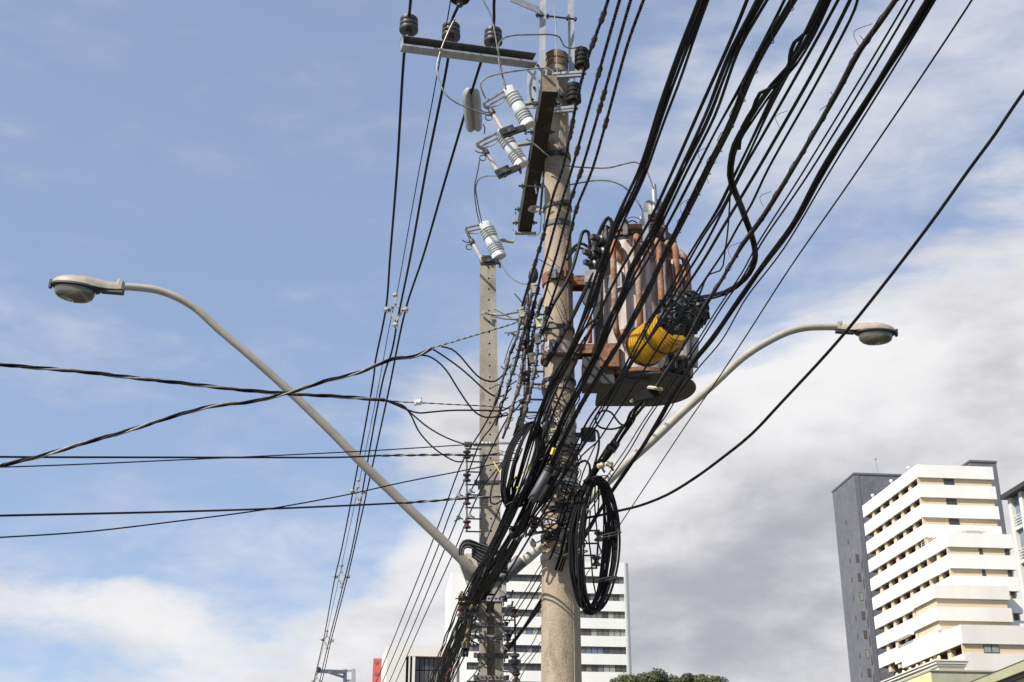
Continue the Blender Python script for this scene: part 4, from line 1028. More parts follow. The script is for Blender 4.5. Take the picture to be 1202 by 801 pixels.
# bushings on the lid
def bushing(px, py, Y, h, r, base_z, capm='cap_grey', big=True):
    p = P(px, py, Y); fr = Matrix.Translation(Vector((p.x, p.y, base_z))); b = MB(); pr = [(r*.9, 0)]
    hh = h*.45
    for k in range(4): z = hh*k/4; pr += [(r*1.1, z+.01), (r*1.1, z+hh*.1), (r*.75, z+hh*.13), (r*.75, z+hh*.2)]
    o = b.lathe(pr, fr, 18).build('bushing', 'porcelain_brown', tr)
    MB().lathe([(r*.8, hh), (r*1.05, hh+.02), (r*1.05, h*.85), (r*.9, h*.9)], fr, 18).build('bushing_cap', capm, tr)
    MB().lathe([(r*.28, h*.5), (r*.28, h*1.25), (r*.12, h*1.28)], Matrix.Translation(Vector((p.x, p.y-r*1.0, base_z))), 10).build('terminal', 'galvanized', tr)
    return Vector((p.x, p.y-r, base_z+h*1.27))
bt1 = bushing(768, 262, TY-.12, .40, .088, tz1-.02)
bt2 = bushing(752, 262, TY+.05, .2, .06, tz1-.0)
c = MB(); c.box((-.028, -.005, -.16), (.028, .005, .16), frame(P(757.5, 268, TY-.41), (0, 0, 1), (1, 0, 0))); c.build('lifting_lug', 'galvanized', tr, smooth=0)
# low-voltage terminals on the left side
for i, (x, y) in enumerate(((706, 283), (697, 300), (698, 312), (708, 297))):
    fr = frame(P(x, y, 10.72), (-.75, -.65, 0)); MB().lathe([(.05, -.1), (.052, -.02), (.035, 0), (.048, .015), (.048, .035), (.03, .045), (.03, .08)], fr, 14).build('low_voltage_bushing', 'porcelain_grey', tr)
    MB().box((-.02, -.02, .08), (.02, .02, .13), fr).build('terminal_lug', 'steel_dark', tr, smooth=0)
MB().box((-.05, -.04, -.06), (.05, .04, .06), frame(P(693, 326, 10.7), (0, 0, 1), (1, 0, 0))).build('junction_block', 'steel_pale', tr)

# ------------------------------------------------------------------ yellow ribbed closure with black crumpled end
def closure():
    a, b = P(752, 410, 10.0), P(804, 375, 9.35); d = (b-a).normalized(); L = (b-a).length*.84; r = 24*S(a)
    t = thing('splice_closure', 'bright yellow ribbed splice closure hung under the cables before the transformer', 'splice closure', a)
    fr = frame(a, d); pr = [(r*.55, 0), (r*.7, .0)]
    n = 15
    for k in range(n):
        z = L*(k+.15)/n; h = L/n; w = r*(.90+.06*math.sin(math.pi*(k+.5)/n)); pr += [(w*.80, z), (w, z+h*.12), (w, z+h*.45), (w*.80, z+h*.6)]
    pr += [(r*.8, L)]
    MB().lathe(pr, fr, 40).build('ribbed_shell', 'yellow_plastic', t, smooth=20)
    c = MB()
    for k in range(3):
        pass
    for z in (L*.1, L*.62): 
        MB().lathe([(r*.93, z-.006), (r*1.03, z-.006), (r*1.03, z+.006), (r*.93, z+.006)], fr, 40, caps=False).build('tie_wire', 'steel_dark', t)
    c = MB()
    for k in range(14):
        m = fr @ Matrix.Rotation(2*math.pi*k/14, 4, 'Z'); c.bar(m @ Vector((r*.15, 0, -.02)), m @ Vector((r*.75, 0, .0)), .018, .02)
    c.build('end_spoke', 'yellow_plastic', t, smooth=0)
    # black crumpled wrap at the right end
    ce = P(802, 369, 8.85); rr = 28.5*S(ce); rnd = random.Random(4)
    import mathutils
    from mathutils import noise as mn
    c = MB(); nu, nv = 72, 44
    for i in range(nv+1):
        th = math.pi*i/nv
        for j in range(nu):
            ph = 2*math.pi*j/nu; v = Vector((math.sin(th)*math.cos(ph), math.sin(th)*math.sin(ph), math.cos(th)))
            q = v*2.2; f_ = 1+.20*mn.noise(q)+.16*abs(mn.noise(v*5.5+Vector((3, 1, 0))))-.13*abs(mn.noise(v*9+Vector((0, 4, 2))))-.05*abs(mn.noise(v*20))
            c.v.append(ce+Vector((v.x*1.0, v.y*.85, v.z*.92))*rr*f_)
    for i in range(nv):
        for j in range(nu): j2 = (j+1) % nu; c.face((i*nu+j, (i+1)*nu+j, (i+1)*nu+j2, i*nu+j2))
    c.build('wrap', 'black_wrap', t, smooth=12)
    c = MB()
    for k in range(26):     # loose folds of the wrap
        v = Vector((rnd.gauss(0, 1), rnd.gauss(0, .6)-.6, rnd.gauss(0, 1))).normalized(); p = ce+Vector((v.x, v.y*.85, v.z*.92))*rr*rnd.uniform(.98, 1.08)
        a_ = v.orthogonal().normalized(); a_.rotate(Matrix.Rotation(rnd.uniform(0, 6.28), 3, v)); b_ = v.cross(a_); s = rnd.uniform(.02, .045)
        i0 = len(c.v); c.v += [p-a_*s, p-b_*s*.5+v*.012, p+a_*s+v*.01, p+b_*s*.5+v*.02, p-v*.03]
        c.face((i0, i0+1, i0+2, i0+3)); c.face((i0, i0+4, i0+1)); c.face((i0+1, i0+4, i0+2)); c.face((i0+2, i0+4, i0+3)); c.face((i0+3, i0+4, i0))
    stuff(c.build('fold', 'black_wrap', t, smooth=0))
    for k, (x, y) in enumerate(((789, 356), (795, 372), (812, 373), (800, 385))):
        c = MB(); fr2 = frame(P(x, y, 8.66), (.1*k-.2, -1, .1)); c.lathe([(.008, -.03), (.022, -.028), (.03, -.01), (.03, .01), (.018, .02), (.012, .0)], fr2, 10); c.build('port', 'black_wrap', t)
closure()
# wedge-shaped black terminal with pale cap
t = thing('cable_terminal', 'black wedge-shaped terminal with a pale oval cap under the transformer', 'terminal box', P(757, 465, 9.3))
a, b = P(742, 471, 9.3), P(769, 458, 9.3); fr = frame(a, b-a, (0, 0, 1)); L = (b-a).length
c = MB(); c.v += [fr @ Vector(v) for v in ((-.01, -.02, 0), (.01, -.02, 0), (.01, .02, 0), (-.01, .02, 0), (-.07, -.05, L), (.05, -.05, L), (.05, .05, L), (-.07, .05, L))]
for q in ((0, 1, 2, 3), (7, 6, 5, 4), (0, 4, 5, 1), (1, 5, 6, 2), (2, 6, 7, 3), (3, 7, 4, 0)): c.face(q)
c.build('body', 'rubber', t, smooth=0)
MB().lathe([(.0, -.008), (.058, -.008), (.062, .004), (.05, .016), (.0, .016)], frame(P(769, 456.5, 9.25), (.15, -.35, 1)), 24).build('cap', 'cream_plastic', t)
MB().tube([P(741, 471, 9.3), P(743, 470, 9.28)], .014, 8).build('tip', 'cream_plastic', t)
# black box right of the pole
t = thing('terminal_box', 'small black rounded box fixed to the right side of the round pole', 'terminal box', P(690, 511, 10.95))
fr = frame(P(690.5, 510.5, 10.9), (0, -.2, 1), (1, .3, 0)); s_ = S(P(690, 510, 10.9))
c = MB(); pl = []
for cx, cy, a0 in ((1, 1, 0), (-1, 1, 90), (-1, -1, 180), (1, -1, 270)):
    for k in range(4): x = math.radians(a0+30*k); pl.append((cx*6*s_+1.6*s_*math.cos(x), cy*5*s_+1.6*s_*math.sin(x)))
c.prism(pl, -8*s_, 8*s_, fr); c.build('case', 'black_wrap', t)
MB().box((-7*s_, -6.9*s_, -5*s_), (7*s_, -6.4*s_, -4*s_), fr).box((-7*s_, -6.9*s_, 4*s_), (7*s_, -6.4*s_, 5*s_), fr).build('rib', 'black_wrap', t)
MB().bar(P(676, 511, 10.98), P(685, 511, 10.95), .06, .03).build('mount', 'steel_dark', t)
# grey cylindrical splice tube and its brown neighbour
for lab, A, B, m, Y, r in (('smooth grey cylindrical splice case slanting before the round pole', (643.5, 553), (624, 588), 'rubber_grey', 10.3, 5.6), ('brown-black splice case tucked behind the grey one', (652, 556), (634, 590), 'rubber_dull', 10.42, 5.2)):
    a, b = P(*A, Y), P(*B, Y); t = thing('splice_case', lab, 'splice case', b, 'splice cases on the round pole'); rr = r*S(a); L = (b-a).length
    MB().lathe([(rr*.8, -.005), (rr, .01), (rr, L-.01), (rr*.8, L)], frame(a, b-a), 20).build('tube', m, t)
    MB().lathe([(rr*1.08, -.045), (rr*1.1, -.03), (rr*1.1, .012), (rr*.95, .02)], frame(a, b-a), 20).build('end_cap', 'black_wrap', t)
    c = MB()
    for k in range(7):
        w = frame(a, b-a) @ Vector((rr*.6*math.cos(k), rr*.6*math.sin(k), -.04)); c.tube([w, w+(a-b).normalized()*.07+Vector((.02*math.cos(k*2), 0, .02*math.sin(k)))], .006, 5)
    c.build('cable_tail', 'rubber', t)

# ------------------------------------------------------------------ next pole's arm far down the street
p = P(405, 788, 47); t = thing('far_crossarm', 'distant galvanised arm with two uprights on the next pole', 'crossarm', p)
MB().bar(P(373, 788, 46), P(406, 789, 47), .12, .12).bar(P(386, 789.5, 46.3), P(403, 795, 47), .07, .07).build('arm', 'galvanized', t, smooth=0)
for x in (405, 415): MB().bar(P(x, 785.5, 47), P(x, 840, 47), .12, .12).build('upright', 'galvanized', t, smooth=0)
MB().bar(P(403, 787.5, 47), P(417, 787.5, 47), .06, .06).bar(P(403, 799, 47), P(417, 799, 47), .06, .06).build('tie_rod', 'galvanized', t, smooth=0)
MB().tube([Vector((P(411, 840, 47.3).x, 47.3, 0)), P(411, 806, 47.3)], [.2, .16], 16).build('pole_shaft', 'concrete_grey', t)
MB().lathe([(.03, -.1), (.08, -.08), (.08, .05), (.03, .08)], frame(P(374, 786, 46), (0, 0, 1)), 10).build('insulator', 'porcelain_grey', t)

# ------------------------------------------------------------------ cables running along the street
GB = 'cable bundles sweeping over the camera to the round pole'
GS = 'single cables sweeping over the camera to the poles'
def ext(p): # carry a cable on beyond the top of the frame
    (x0, y0), (x1, y1) = p[0], p[1]; dx = (x0-x1)/max(1, (y1-y0)); return [(x0+dx*110*.9, -110)]+p
B1 = [(826, 0), (800, 67), (782, 117), (754, 200), (720, 276), (690, 366), (672, 408), (648, 452), (637, 478), (622, 520), (607, 570), (590, 615), (573, 650), (556, 690), (540, 730), (527, 762), (514, 801), (492, 860), (465, 930)]
bundle('flat ribbon of parallel black cables, leftmost thick run, crossing left of the transformer', path(ext(B1), 1.0), 6, .0056, .020, flat=1.05, seed=1, group=GB, mats=('rubber', 'rubber', 'rubber_dull'))
B2 = [(877, 0), (860, 42), (820, 132), (790, 200), (764, 256), (726, 322), (700, 374), (674, 430), (650, 484), (633, 530), (616, 572), (598, 612), (577, 655), (560, 692), (545, 732), (530, 765), (518, 801), (497, 860), (470, 930)]
cable('single black cable just right of the flat leftmost ribbon', path(ext(B2), .99), .0085, group=GS)
B3 = [(894, 0), (863, 57), (832, 135), (802, 200), (768, 270), (740, 322), (734, 340), (714, 382), (700, 416), (664, 486), (650, 520), (630, 565), (612, 605), (592, 642), (572, 675), (552, 712), (536, 752), (521, 790), (516, 805), (495, 860), (468, 930)]
bundle('second thick black bundle, passing over the left edge of the transformer lid', path(ext(B3), 1.0), 6, .0058, .0165, seed=2, group=GB)
B4 = [(921, 0), (875, 92), (840, 155), (817, 200), (790, 252), (758, 310), (740, 338), (722, 374), (700, 420), (676, 466), (648, 515), (620, 560), (597, 597), (575, 643), (560, 678), (545, 715), (520, 770), (505, 801), (480, 860), (450, 930)]
bundle('pair of thin twisted black wires left of the fat taped bundle', path(ext(B4), 1.01), 2, .004, .007, seed=3, group=GB)
B5 = [(931, 0), (890, 70), (860, 140), (832, 197), (826, 210), (802, 258), (778, 304), (762, 340), (736, 388), (714, 424), (680, 480), (660, 520), (641, 560), (621, 600), (603, 638), (582, 668), (562, 700), (547, 735), (532, 770), (519, 801), (498, 860), (470, 930)]
bundle('fat lashed bundle with grey-brown core crossing the middle of the transformer', path(ext(B5), .99), 4, .006, .015, lash=.22, seed=4, group=GB, fat=.014)
B6 = [(970, 0), (951, 40), (930, 74), (907, 100), (880, 140), (863, 170), (857, 205), (861, 222)]
B6b = [(875, 255), (884, 282), (885, 307), (873, 328), (850, 344), (825, 350), (803, 353)]
bundle('loose wavy bundle that turns down in a big loop into the black wrapped splice', path(ext(B6), .985)+[P(x, y, 6.1+(y-205)*.0115) for x, y in B6b[:]], 5, .0058, .012, flat=1.1, seed=5, group=GB)
bundle('straggling strands springing off the wavy bundle near the top edge', path([(975, -20), (962, 12), (948, 38), (934, 50), (929, 66), (926, 84), (907, 104), (893, 110), (885, 128), (872, 150), (868, 176)], .98), 2, .0045, .01, seed=6, group=GB)
cable('thin wire hanging straight down from the neck of the looping bundle', path([(858, 190), (857, 225), (855, 262), (851, 295), (845, 318), (833, 322), (822, 345), (808, 372), (795, 392)], 1.0), .0048, group=GS)
C1 = [(966, 0), (900, 131), (867, 200), (845, 245), (823, 278), (807, 305), (784, 346), (768, 370), (745, 410), (728, 444), (700, 490), (675, 535), (655, 566), (634, 596), (615, 620), (597, 648), (576, 682), (557, 716), (541, 750), (524, 801), (503, 860), (476, 930)]
bundle('double black cables running right beside the looping bundle', path(ext(C1), 1.0), 3, .0058, .012, seed=7, group=GB)
C2 = [(984, 0), (900, 151), (872, 200), (846, 252), (826, 290), (806, 322), (783, 360), (760, 400), (740, 430), (718, 470), (694, 510), (671, 545), (650, 578), (629, 606), (610, 636), (590, 664), (571, 695), (553, 730), (537, 765), (526, 801), (506, 860), (480, 930)]
cable('black cable skimming the right shoulder of the transformer', path(ext(C2), 1.005), .0075, group=GS)
C3 = [(998, 0), (960, 75), (900, 181), (889, 200), (850, 265), (822, 312), (797, 349), (768, 390), (742, 424), (720, 454), (706, 472), (690, 494), (672, 530), (650, 580), (625, 625), (601, 665), (580, 700), (560, 740), (545, 771), (531, 801), (512, 860), (486, 930)]
cable('thicker single black cable passing in front of the yellow closure', path(ext(C3), .97), .0085, group=GS)
C4 = [(1008, -6), (1003, 12), (960, 95), (902, 198), (882, 240), (867, 265), (852, 292), (832, 322), (815, 347), (795, 374), (768, 416), (745, 452), (722, 487), (700, 520), (683, 535), (668, 565), (657, 610), (646, 652)]
cable('cable bent near the top edge, ending low on the front of the round pole', path(ext(C4), .985), .0065, group=GS)
C5 = [(857, 228), (855, 262), (850, 295), (832, 322), (820, 347), (811, 372), (790, 405), (775, 440), (764, 462)]
cable('thin tap wire dropping from the loop neck to the black terminal', path(C5, 1.03), .004, group=GS)
C6 = [(1051, 0), (1031, 29), (1010, 58), (983, 108), (958, 152), (928, 202), (892, 260), (872, 287), (845, 332), (827, 360), (808, 396), (776, 446), (760, 470), (744, 490), (730, 503), (719, 520), (709, 537)]
bundle('lashed grey-brown cable with loose wire curls, third run from the right', path(ext(C6), 1.0), 3, .0055, .008, lash=.3, seed=8, mats=('rubber_worn', 'rubber', 'rubber_dull'), group=GB)
# curls of loose lashing wire
t = thing('wire_curl', 'fine loose wire curls sprung off the lashed cables', 'wire curls', P(1000, 60, 5.0))
for x, y, dx, dy in ((1024, 28, -16, 26), (1001, 64, 8, -22), (925, 130, -10, 20), (962, 130, 13, -22), (905, 225, -9, 18), (886, 268, 8, -14), (868, 285, -10, 18), (848, 325, 8, -14), (842, 190, -10, 26), (812, 232, -10, 24), (833, 172, -9, 20)):
    a = P(x, y, yt(y)*.99); b = P(x+dx, y+dy, yt(y+dy)*.99); mid = (a+b)/2+Vector((dx*.0018+ .02*(1 if dx > 0 else -1), 0, .015))
    MB().tube(catmull([a, mid, b], .03), .0014, 4).build('curl', 'rubber', t)
C7 = [(1065, 0), (944, 200), (889, 287), (870, 322), (844, 360), (822, 395), (800, 428), (776, 464), (753, 498), (733, 530), (712, 560), (690, 595, 11.4), (660, 635, 11.7), (635, 663, 12.2), (621, 687, 12.6), (606, 710, 13.1), (592, 731, 13.3)]
def P7(pts, k=1.0): return [P(q[0], q[1], q[2] if len(q) > 2 else yt(q[1])*k) for q in pts]
def ext3(p): (x0, y0), (x1, y1) = p[0][:2], p[1][:2]; return [(x0+(x0-x1)/(y1-y0)*100, -110)]+p
cable('thin black cable, left one of a close parallel pair right of the lashed cable', P7(ext3(C7)), .0048, group=GS)
C8 = [(q[0]+(8 if q[1] < 250 else 4), q[1]+(0 if q[1] < 500 else 2))+tuple(q[2:]) for q in C7]
cable('thin black cable, right one of the close parallel pair', P7(ext3(C8), 1.01), .0055, group=GS)
C9 = [(1091, 0), (966, 200), (930, 265), (897, 310), (865, 355), (839, 394), (812, 428), (796, 454), (770, 499), (743, 541, 10.9), (718, 577, 11.35), (690, 622, 11.9), (660, 668, 12.4), (635, 705, 12.9), (614, 739, 13.2), (592, 766, 13.4)]
bundle('thickest tight black bundle at the right, slipping behind the coil', P7(ext3(C9)), 7, .0062, .0125, seed=9, group=GB)
C10 = [(1098, 0), (975, 200), (920, 292), (876, 350), (847, 400), (820, 432), (800, 458), (780, 491), (757, 520), (738, 546), (716, 580, 11.3), (685, 635, 11.9), (652, 678, 12.4), (634, 690, 12.6), (620, 712, 12.9), (608, 731, 13.1), (594, 760, 13.4)]
cable('thin cable hugging the right side of the thickest bundle', P7(ext3(C10), .99), .0048, group=GS)
C11 = [(1141, 0), (1007, 200), (927, 315), (880, 388), (842, 446), (806, 498), (743, 593, 11.5), (725, 620, 12.0), (690, 672, 12.7), (650, 738, 13.6), (620, 780, 14.4), (600, 815, 15)]
cable('lone thin black wire, straight and steep, right of all the bundles', P7(ext3(C11)), .0046, group=GS)
C12 = [(1620, -420, 4.4), (1260, 36, 6.6), (1202, 108, 7.1), (1180, 140), (1168, 158), (1137, 200), (1100, 252), (1047, 322), (985, 399), (917, 473), (882, 510), (850, 536), (816, 561), (783, 581), (750, 594), (725, 600), (700, 606, 11.2), (676, 610, 11.05)]
cable('solitary cable curving far right, crossing in front of the right lamp', path(C12), .0115, group=GS)
for k, (lab, a) in enumerate((('upper thin service wire between the two poles near the bottom edge', [(640, 725, 11.6), (622, 760), (595, 790, 15)]), ('lower thin service wire between the two poles near the bottom edge', [(640, 748, 11.6), (622, 770), (603, 793, 15), (588, 815, 17)]),
     ('heavy black cable descending behind the round pole to the square pole strap', [(650, 695, 12.2), (634, 713), (614, 739), (599, 759), (592, 767, 13.35)]), ('thin cable left of the heavy one behind the round pole', [(646, 665, 12.2), (622, 708), (599, 747), (590, 763, 13.4)]))):
    cable(lab, path(a), (.004, .004, .016, .006)[k], group='cables between the two poles')
cable('black cable ending at the foot of the square pole strap, bottom left', path([(566, 776, 13.6), (558, 790), (549, 801), (540, 820, 15)]), .006, group='cables between the two poles')
cable('thicker black cable beside it at the bottom edge left of the square pole', path([(566, 783, 13.6), (560, 795), (552, 815, 15)]), .012, group='cables between the two poles')

# slack mass that narrows toward the far side, lower left
def shift(p, dx, dy=0, k=None):
    return [(x+dx, y+dy) for x, y in p if k is None or y >= k]
low = [p for p in B3 if p[1] >= 560]
for i, (dx, n, r, R, lab) in enumerate(((-14, 3, .006, .02, 'loose black cables at the left edge of the descending mass'), (4, 4, .006, .03, 'middle strands of the descending cable mass before the square pole'), (12, 3, .007, .02, 'right-hand strands of the descending cable mass'))):
    bundle(lab, path([(x+dx*(1-.25*(y-560)/300), y) for x, y in low], .97+.02*i), n, r, R, seed=20+i, flat=1.1, group='strands of the descending cable mass')
cable('thin outlying wire at the far left of the cable mass, nearer the mass', path([(566, 640, 13.0), (548, 690), (537, 716), (520, 757), (502, 794), (480, 845, 22)]), .004, group='outlying wires of the cable mass')
cable('thin outlying wire close beside the cable mass at its lower left', path([(570, 655, 13.0), (552, 690), (540, 722), (519, 770), (507, 801), (490, 850, 22)]), .0045, group='outlying wires of the cable mass')
# bundled tails
t = thing('cable_stub', 'short capped cable stubs hanging down at the lower left of the mass', 'cable stub', P(550, 733, 12.6))
for i, (x0, y0, x1, y1) in enumerate(((551, 728, 543, 771), (553, 728, 547.5, 771))): MB().tube([P(x0, y0, 12.6), P(x1, y1, 12.6)], .016, 8).build('stub', 'rubber_dull', t); MB().lathe([(.019, 0), (.019, .06)], frame(P(x1+.8, y1-10, 12.58), (0, 0, 1)), 8).build('stub_cap', 'cream_plastic' if 0 else 'rubber_worn', t)
for i, (x, y) in enumerate(((553, 713), (549, 741), (546, 752), (541, 697))):
    tt = thing('cable_clip', ('yellow-brown clip on the mass beside the glossy insulators', 'small ochre clip above the hanging stubs', 'ochre clip on the hanging stubs', 'ochre clip left of the mass above the glossy insulators')[i], 'clip', P(x, y, 12.5), 'ochre clips on the cable mass')
    c = MB(); fr = frame(P(x, y, 12.5), (.5, 0, 1)); c.lathe([(.007, -.028), (.013, -.02), (.013, .02), (.007, .028)], fr, 8); c.build('clip', 'ochre', tt)
t = thing('splice_block', 'dark spiky splice block left of the mass above the glossy insulators', 'splice block', P(541, 702, 12.7)); c = MB(); rnd = random.Random(8)
c.bar(P(538, 702.5, 12.7), P(549, 703, 12.7), .05, .04)
c.build('body', 'rubber', t, smooth=0)
c = MB()
for k in range(7): a = P(539+k*2, 701+rnd.uniform(-2, 3), 12.65); c.tube([a, a+Vector((rnd.uniform(-.06, .04), -.02, rnd.uniform(-.03, .06)))], .006, 5)
stuff(c.build('spike', 'rubber_worn', t))

# ------------------------------------------------------------------ insulated ropes of the low-voltage line, round to the rack
GR = 'twisted insulated low-voltage conductors'
def yr(py): # these hang a little higher than the telephone cables
    r = ray(650, py); return min(10.75, 4.75*r.y/r.z)
def PR(pts, k=1.0): return [P(q[0], q[1], q[2] if len(q) > 2 else yr(q[1])*k) for q in pts]
R1 = [(744, -110), (714, 0), (686, 82), (660, 200), (650, 228), (639, 273), (630, 303), (620, 336), (614, 356), (610, 372)]
R2 = [(760, -110), (727.5, 0), (699, 100), (671, 200), (658, 242), (642, 300), (635, 323), (629, 350), (622, 372), (618, 392)]
R3 = [(775, -110), (740.5, 0), (710, 107), (682.5, 200), (673, 226), (653, 300), (646, 323), (639, 348), (630, 374), (624, 396)]
R4 = [(795, -110), (755.5, 0), (737.5, 50), (712.5, 140), (695, 200), (676.5, 246), (664, 300), (652, 340), (640, 374), (632, 396)]
rl = {}
for i, (p, lab, cons) in enumerate(((R1, 'leftmost of the four twisted conductors left of the black bundles', [(20, .12), (50, .12), (146, .12), (158, .12), (278, .12), (293, .1), (309, .13)]), (R2, 'second twisted conductor from the left crossing the pole', [(85, .12), (177, .13), (340, .1)]),
        (R3, 'third twisted conductor from the left crossing the pole', [(112, .13), (127, .12), (204, .13), (228, .1)]), (R4, 'rightmost of the four twisted conductors', [(145, .13), (246, .13), (266, .14)]))):
    t, pl = rope(lab, PR(p, 1+.004*i), .0052, .0062, .075, 3, ('rubber', 'rubber_dull', 'rubber_worn'), group=GR, name='twisted_conductor'); rl[i] = t
    for py, L in cons:
        a, d = at_px(pl, py); connector(t, a, d, L, .0165)
# transformer secondary leads: arches on the left of the transformer, going down to the rack
def C_(lab, pts, r, m='rubber', g='low-voltage leads of the transformer'): return cable(lab, path(pts), r, m, group=g, step=.06)
C_('thick lead arching high left of the transformer like a hairpin', [(706, 296, 10.75), (702, 280), (709, 262), (714, 256), (718, 261), (717, 272), (708, 294), (692, 330), (672, 372), (655, 403), (640, 430, 10.6)], .019)
C_('second lead bowed beside the hairpin, dropping across the pole', [(694, 300, 10.75), (692, 284), (690, 272), (685, 272), (680, 287), (672, 315), (661, 338), (649, 358), (640, 380), (632, 400, 10.6)], .016)
C_('short arched lead between pole and transformer terminals, upper', [(697, 302, 10.7), (690, 290), (681, 286), (673, 291), (668, 300, 10.85)], .013)
C_('short arched lead between pole and transformer terminals, lower', [(697, 314, 10.7), (690, 297), (680, 291), (672, 296), (665, 306, 10.85)], .012)
C_('thin jumper rising from the pole side to the transformer lid', [(709, 288, 10.7), (716, 281), (724, 272), (734, 264), (742, 259), (748, 262, 10.75)], .006)
C_('black lead ends clipped beside the lower transformer bracket, upper', [(702, 373, 10.4), (694, 378), (685, 387), (676, 400), (668, 418), (655, 440), (640, 478, 10.5)], .012)
C_('black lead ends clipped beside the lower transformer bracket, lower', [(702, 376, 10.4), (690, 392), (679, 408), (666, 430), (650, 462), (636, 498, 10.5)], .011)
# vertical run past the rack: busy with splices
GK = 'splice-studded wires beside the brown spool rack'
rnd = random.Random(11)
runs = [([(622, 330), (618, 350), (612, 372), (606, 398), (598, 418), (592, 440), (588, 452), (580, 476)], 'outermost wire hooking left then down past the square pole', .009),
        ([(626, 336), (621, 362), (615, 388), (610, 408), (604, 430), (598, 448), (594, 462), (588, 478), (582, 500)], 'second wire from the left bent through its clamps', .009),
        ([(631, 340), (624, 372), (619, 396), (613, 430), (609, 455), (602, 476), (596, 498), (590, 515)], 'middle wire with the most splices', .011),
        ([(636, 350), (629, 378), (625, 402), (622, 425), (620, 450), (617, 470), (610, 492), (603, 512)], 'wire just left of the round pole edge', .011),
        ([(642, 360), (637, 384), (632, 400), (630, 420), (626, 444), (620, 470), (613, 500)], 'wire closest to the round pole with cream wedge', .010),
        ([(620, 345), (619, 372), (620, 400), (621, 430), (619, 460), (616, 480), (608, 510)], 'straight dark wire through the rack centre', .008)]
for i, (pts, lab, r) in enumerate(runs):
    Yk = 10.62+.03*(i % 4); pl = catmull([P(x, y, Yk+ .002*(y-400)*(i % 2)) for x, y in pts], .05); t = thing('spliced_wire', lab+' beside the rack', 'cable', pl[0], GK)
    MB().tube(pl, r, 7).build('wire', 'rubber_dull', t)
    y = pts[0][1]+rnd.uniform(2, 10)
    while y < pts[-1][1]-8:
        a, d = at_px(pl, y); connector(t, a, d, rnd.uniform(.06, .13), r+rnd.uniform(.003, .0085), rnd.choice(('rubber_worn', 'rubber_worn', 'steel_dark', 'splice_grey', 'rubber', 'splice_grey'))); y += rnd.uniform(10, 17)
        if rnd.random() < .3:
            v = Vector((rnd.uniform(-.12, .1), rnd.uniform(-.05, 0), rnd.uniform(-.07, .08))); MB().tube([a, a+v*.5+Vector((0, 0, .01)), a+v], .0045, 5).build('wire_tail', 'rubber_worn', t)
for i, (x, y, lab) in enumerate(((577+55, 377+2, 'cream wedge clamp touching the left edge of the round pole'), (631, 398, 'cream wedge clamp lower beside the round pole edge'), (624, 421, 'pale wedge clamp right of the rack'), (612, 367, 'pale strip connector at the top of the rack'), (627, 339, 'grey-white clamp below the dark splice knot'))):
    p = P(x, y, 10.5); t = thing('wedge_clamp', lab, 'clamp', p, 'pale wedge clamps beside the rack'); fr = frame(p, (-.15, 0, 1), (1, 0, 0))
    MB().box((-.022, -.02, -.045), (.022, .02, .045), fr).build('body', ('cream_plastic', 'splice_grey', 'splice_grey', 'steel_pale', 'steel_pale')[i], t); MB().tube([fr @ Vector((-.035, -.01, .02)), fr @ Vector((.035, -.02, .02))], .007, 6).build('bolt', 'steel_dark', t)
t = thing('splice_knot', 'bulky black taped splice knot left of the upper transformer bracket', 'splice block', P(626, 324, 10.6)); c = MB(); c.lathe([(.012, -.09), (.03, -.06), (.045, -.02), (.042, .03), (.025, .07), (.01, .09)], frame(P(626, 324, 10.6), (.1, 0, 1)), 12); c.build('knot', 'black_wrap', t)
# twisted stubs between square pole eye bolt and the rack
GT = 'stays tied between the square pole eye bolt and the rack'
for lab, p in (('upper twisted stay from the eye bolt', [(576, 369, 13.3), (588, 370.5), (600, 368), (606, 367), (615, 365, 10.8)]), ('lower twisted stay from the eye bolt', [(577, 371, 13.3), (590, 374), (602, 375), (614, 374, 10.8)]), ('stay end bent up toward the rack top', [(581, 363, 13), (594, 370), (604, 375), (616, 379, 10.8)])):
    rope(lab, path(p), .005, .005, .08, 2, ('steel_pale', 'steel_dark'), group=GT, name='stay_wire', cat='wire')
cable('stiff dark wire end pointing up left above the rack', path([(604, 345, 10.7), (611, 353), (614, 357, 10.7)]), .006, 'steel_dark', name='wire', cat='wire')
cable('guy wire running diagonally over the pole face', path([(630, 303, 10.8), (642, 302+8), (656, 318), (668, 330), (672, 350, 10.95)]), .004, 'steel_dark', name='wire', cat='wire')
for i, (lab, p) in enumerate((('fine wire on the pole face from the left clamp going right', [(642, 301, 10.8), (655, 313, 10.8), (668, 325, 10.85)]), ('fine wire crossing down the pole face below the rusty band', [(642, 338, 10.8), (652, 358, 10.8), (664, 386, 10.8)]), ('fine wire near the right edge of the pole face under the rusty band', [(658, 350, 10.8), (664, 367, 10.8), (668, 392, 10.85)]), ('fine curled wire under the dark clamp on the pole face', [(645, 399, 10.8), (648, 407, 10.8), (654, 413, 10.8)]))):
    cable(lab, path(p), .003, 'rubber', name='wire', cat='wire', group='fine wires on the round pole face', step=.05)

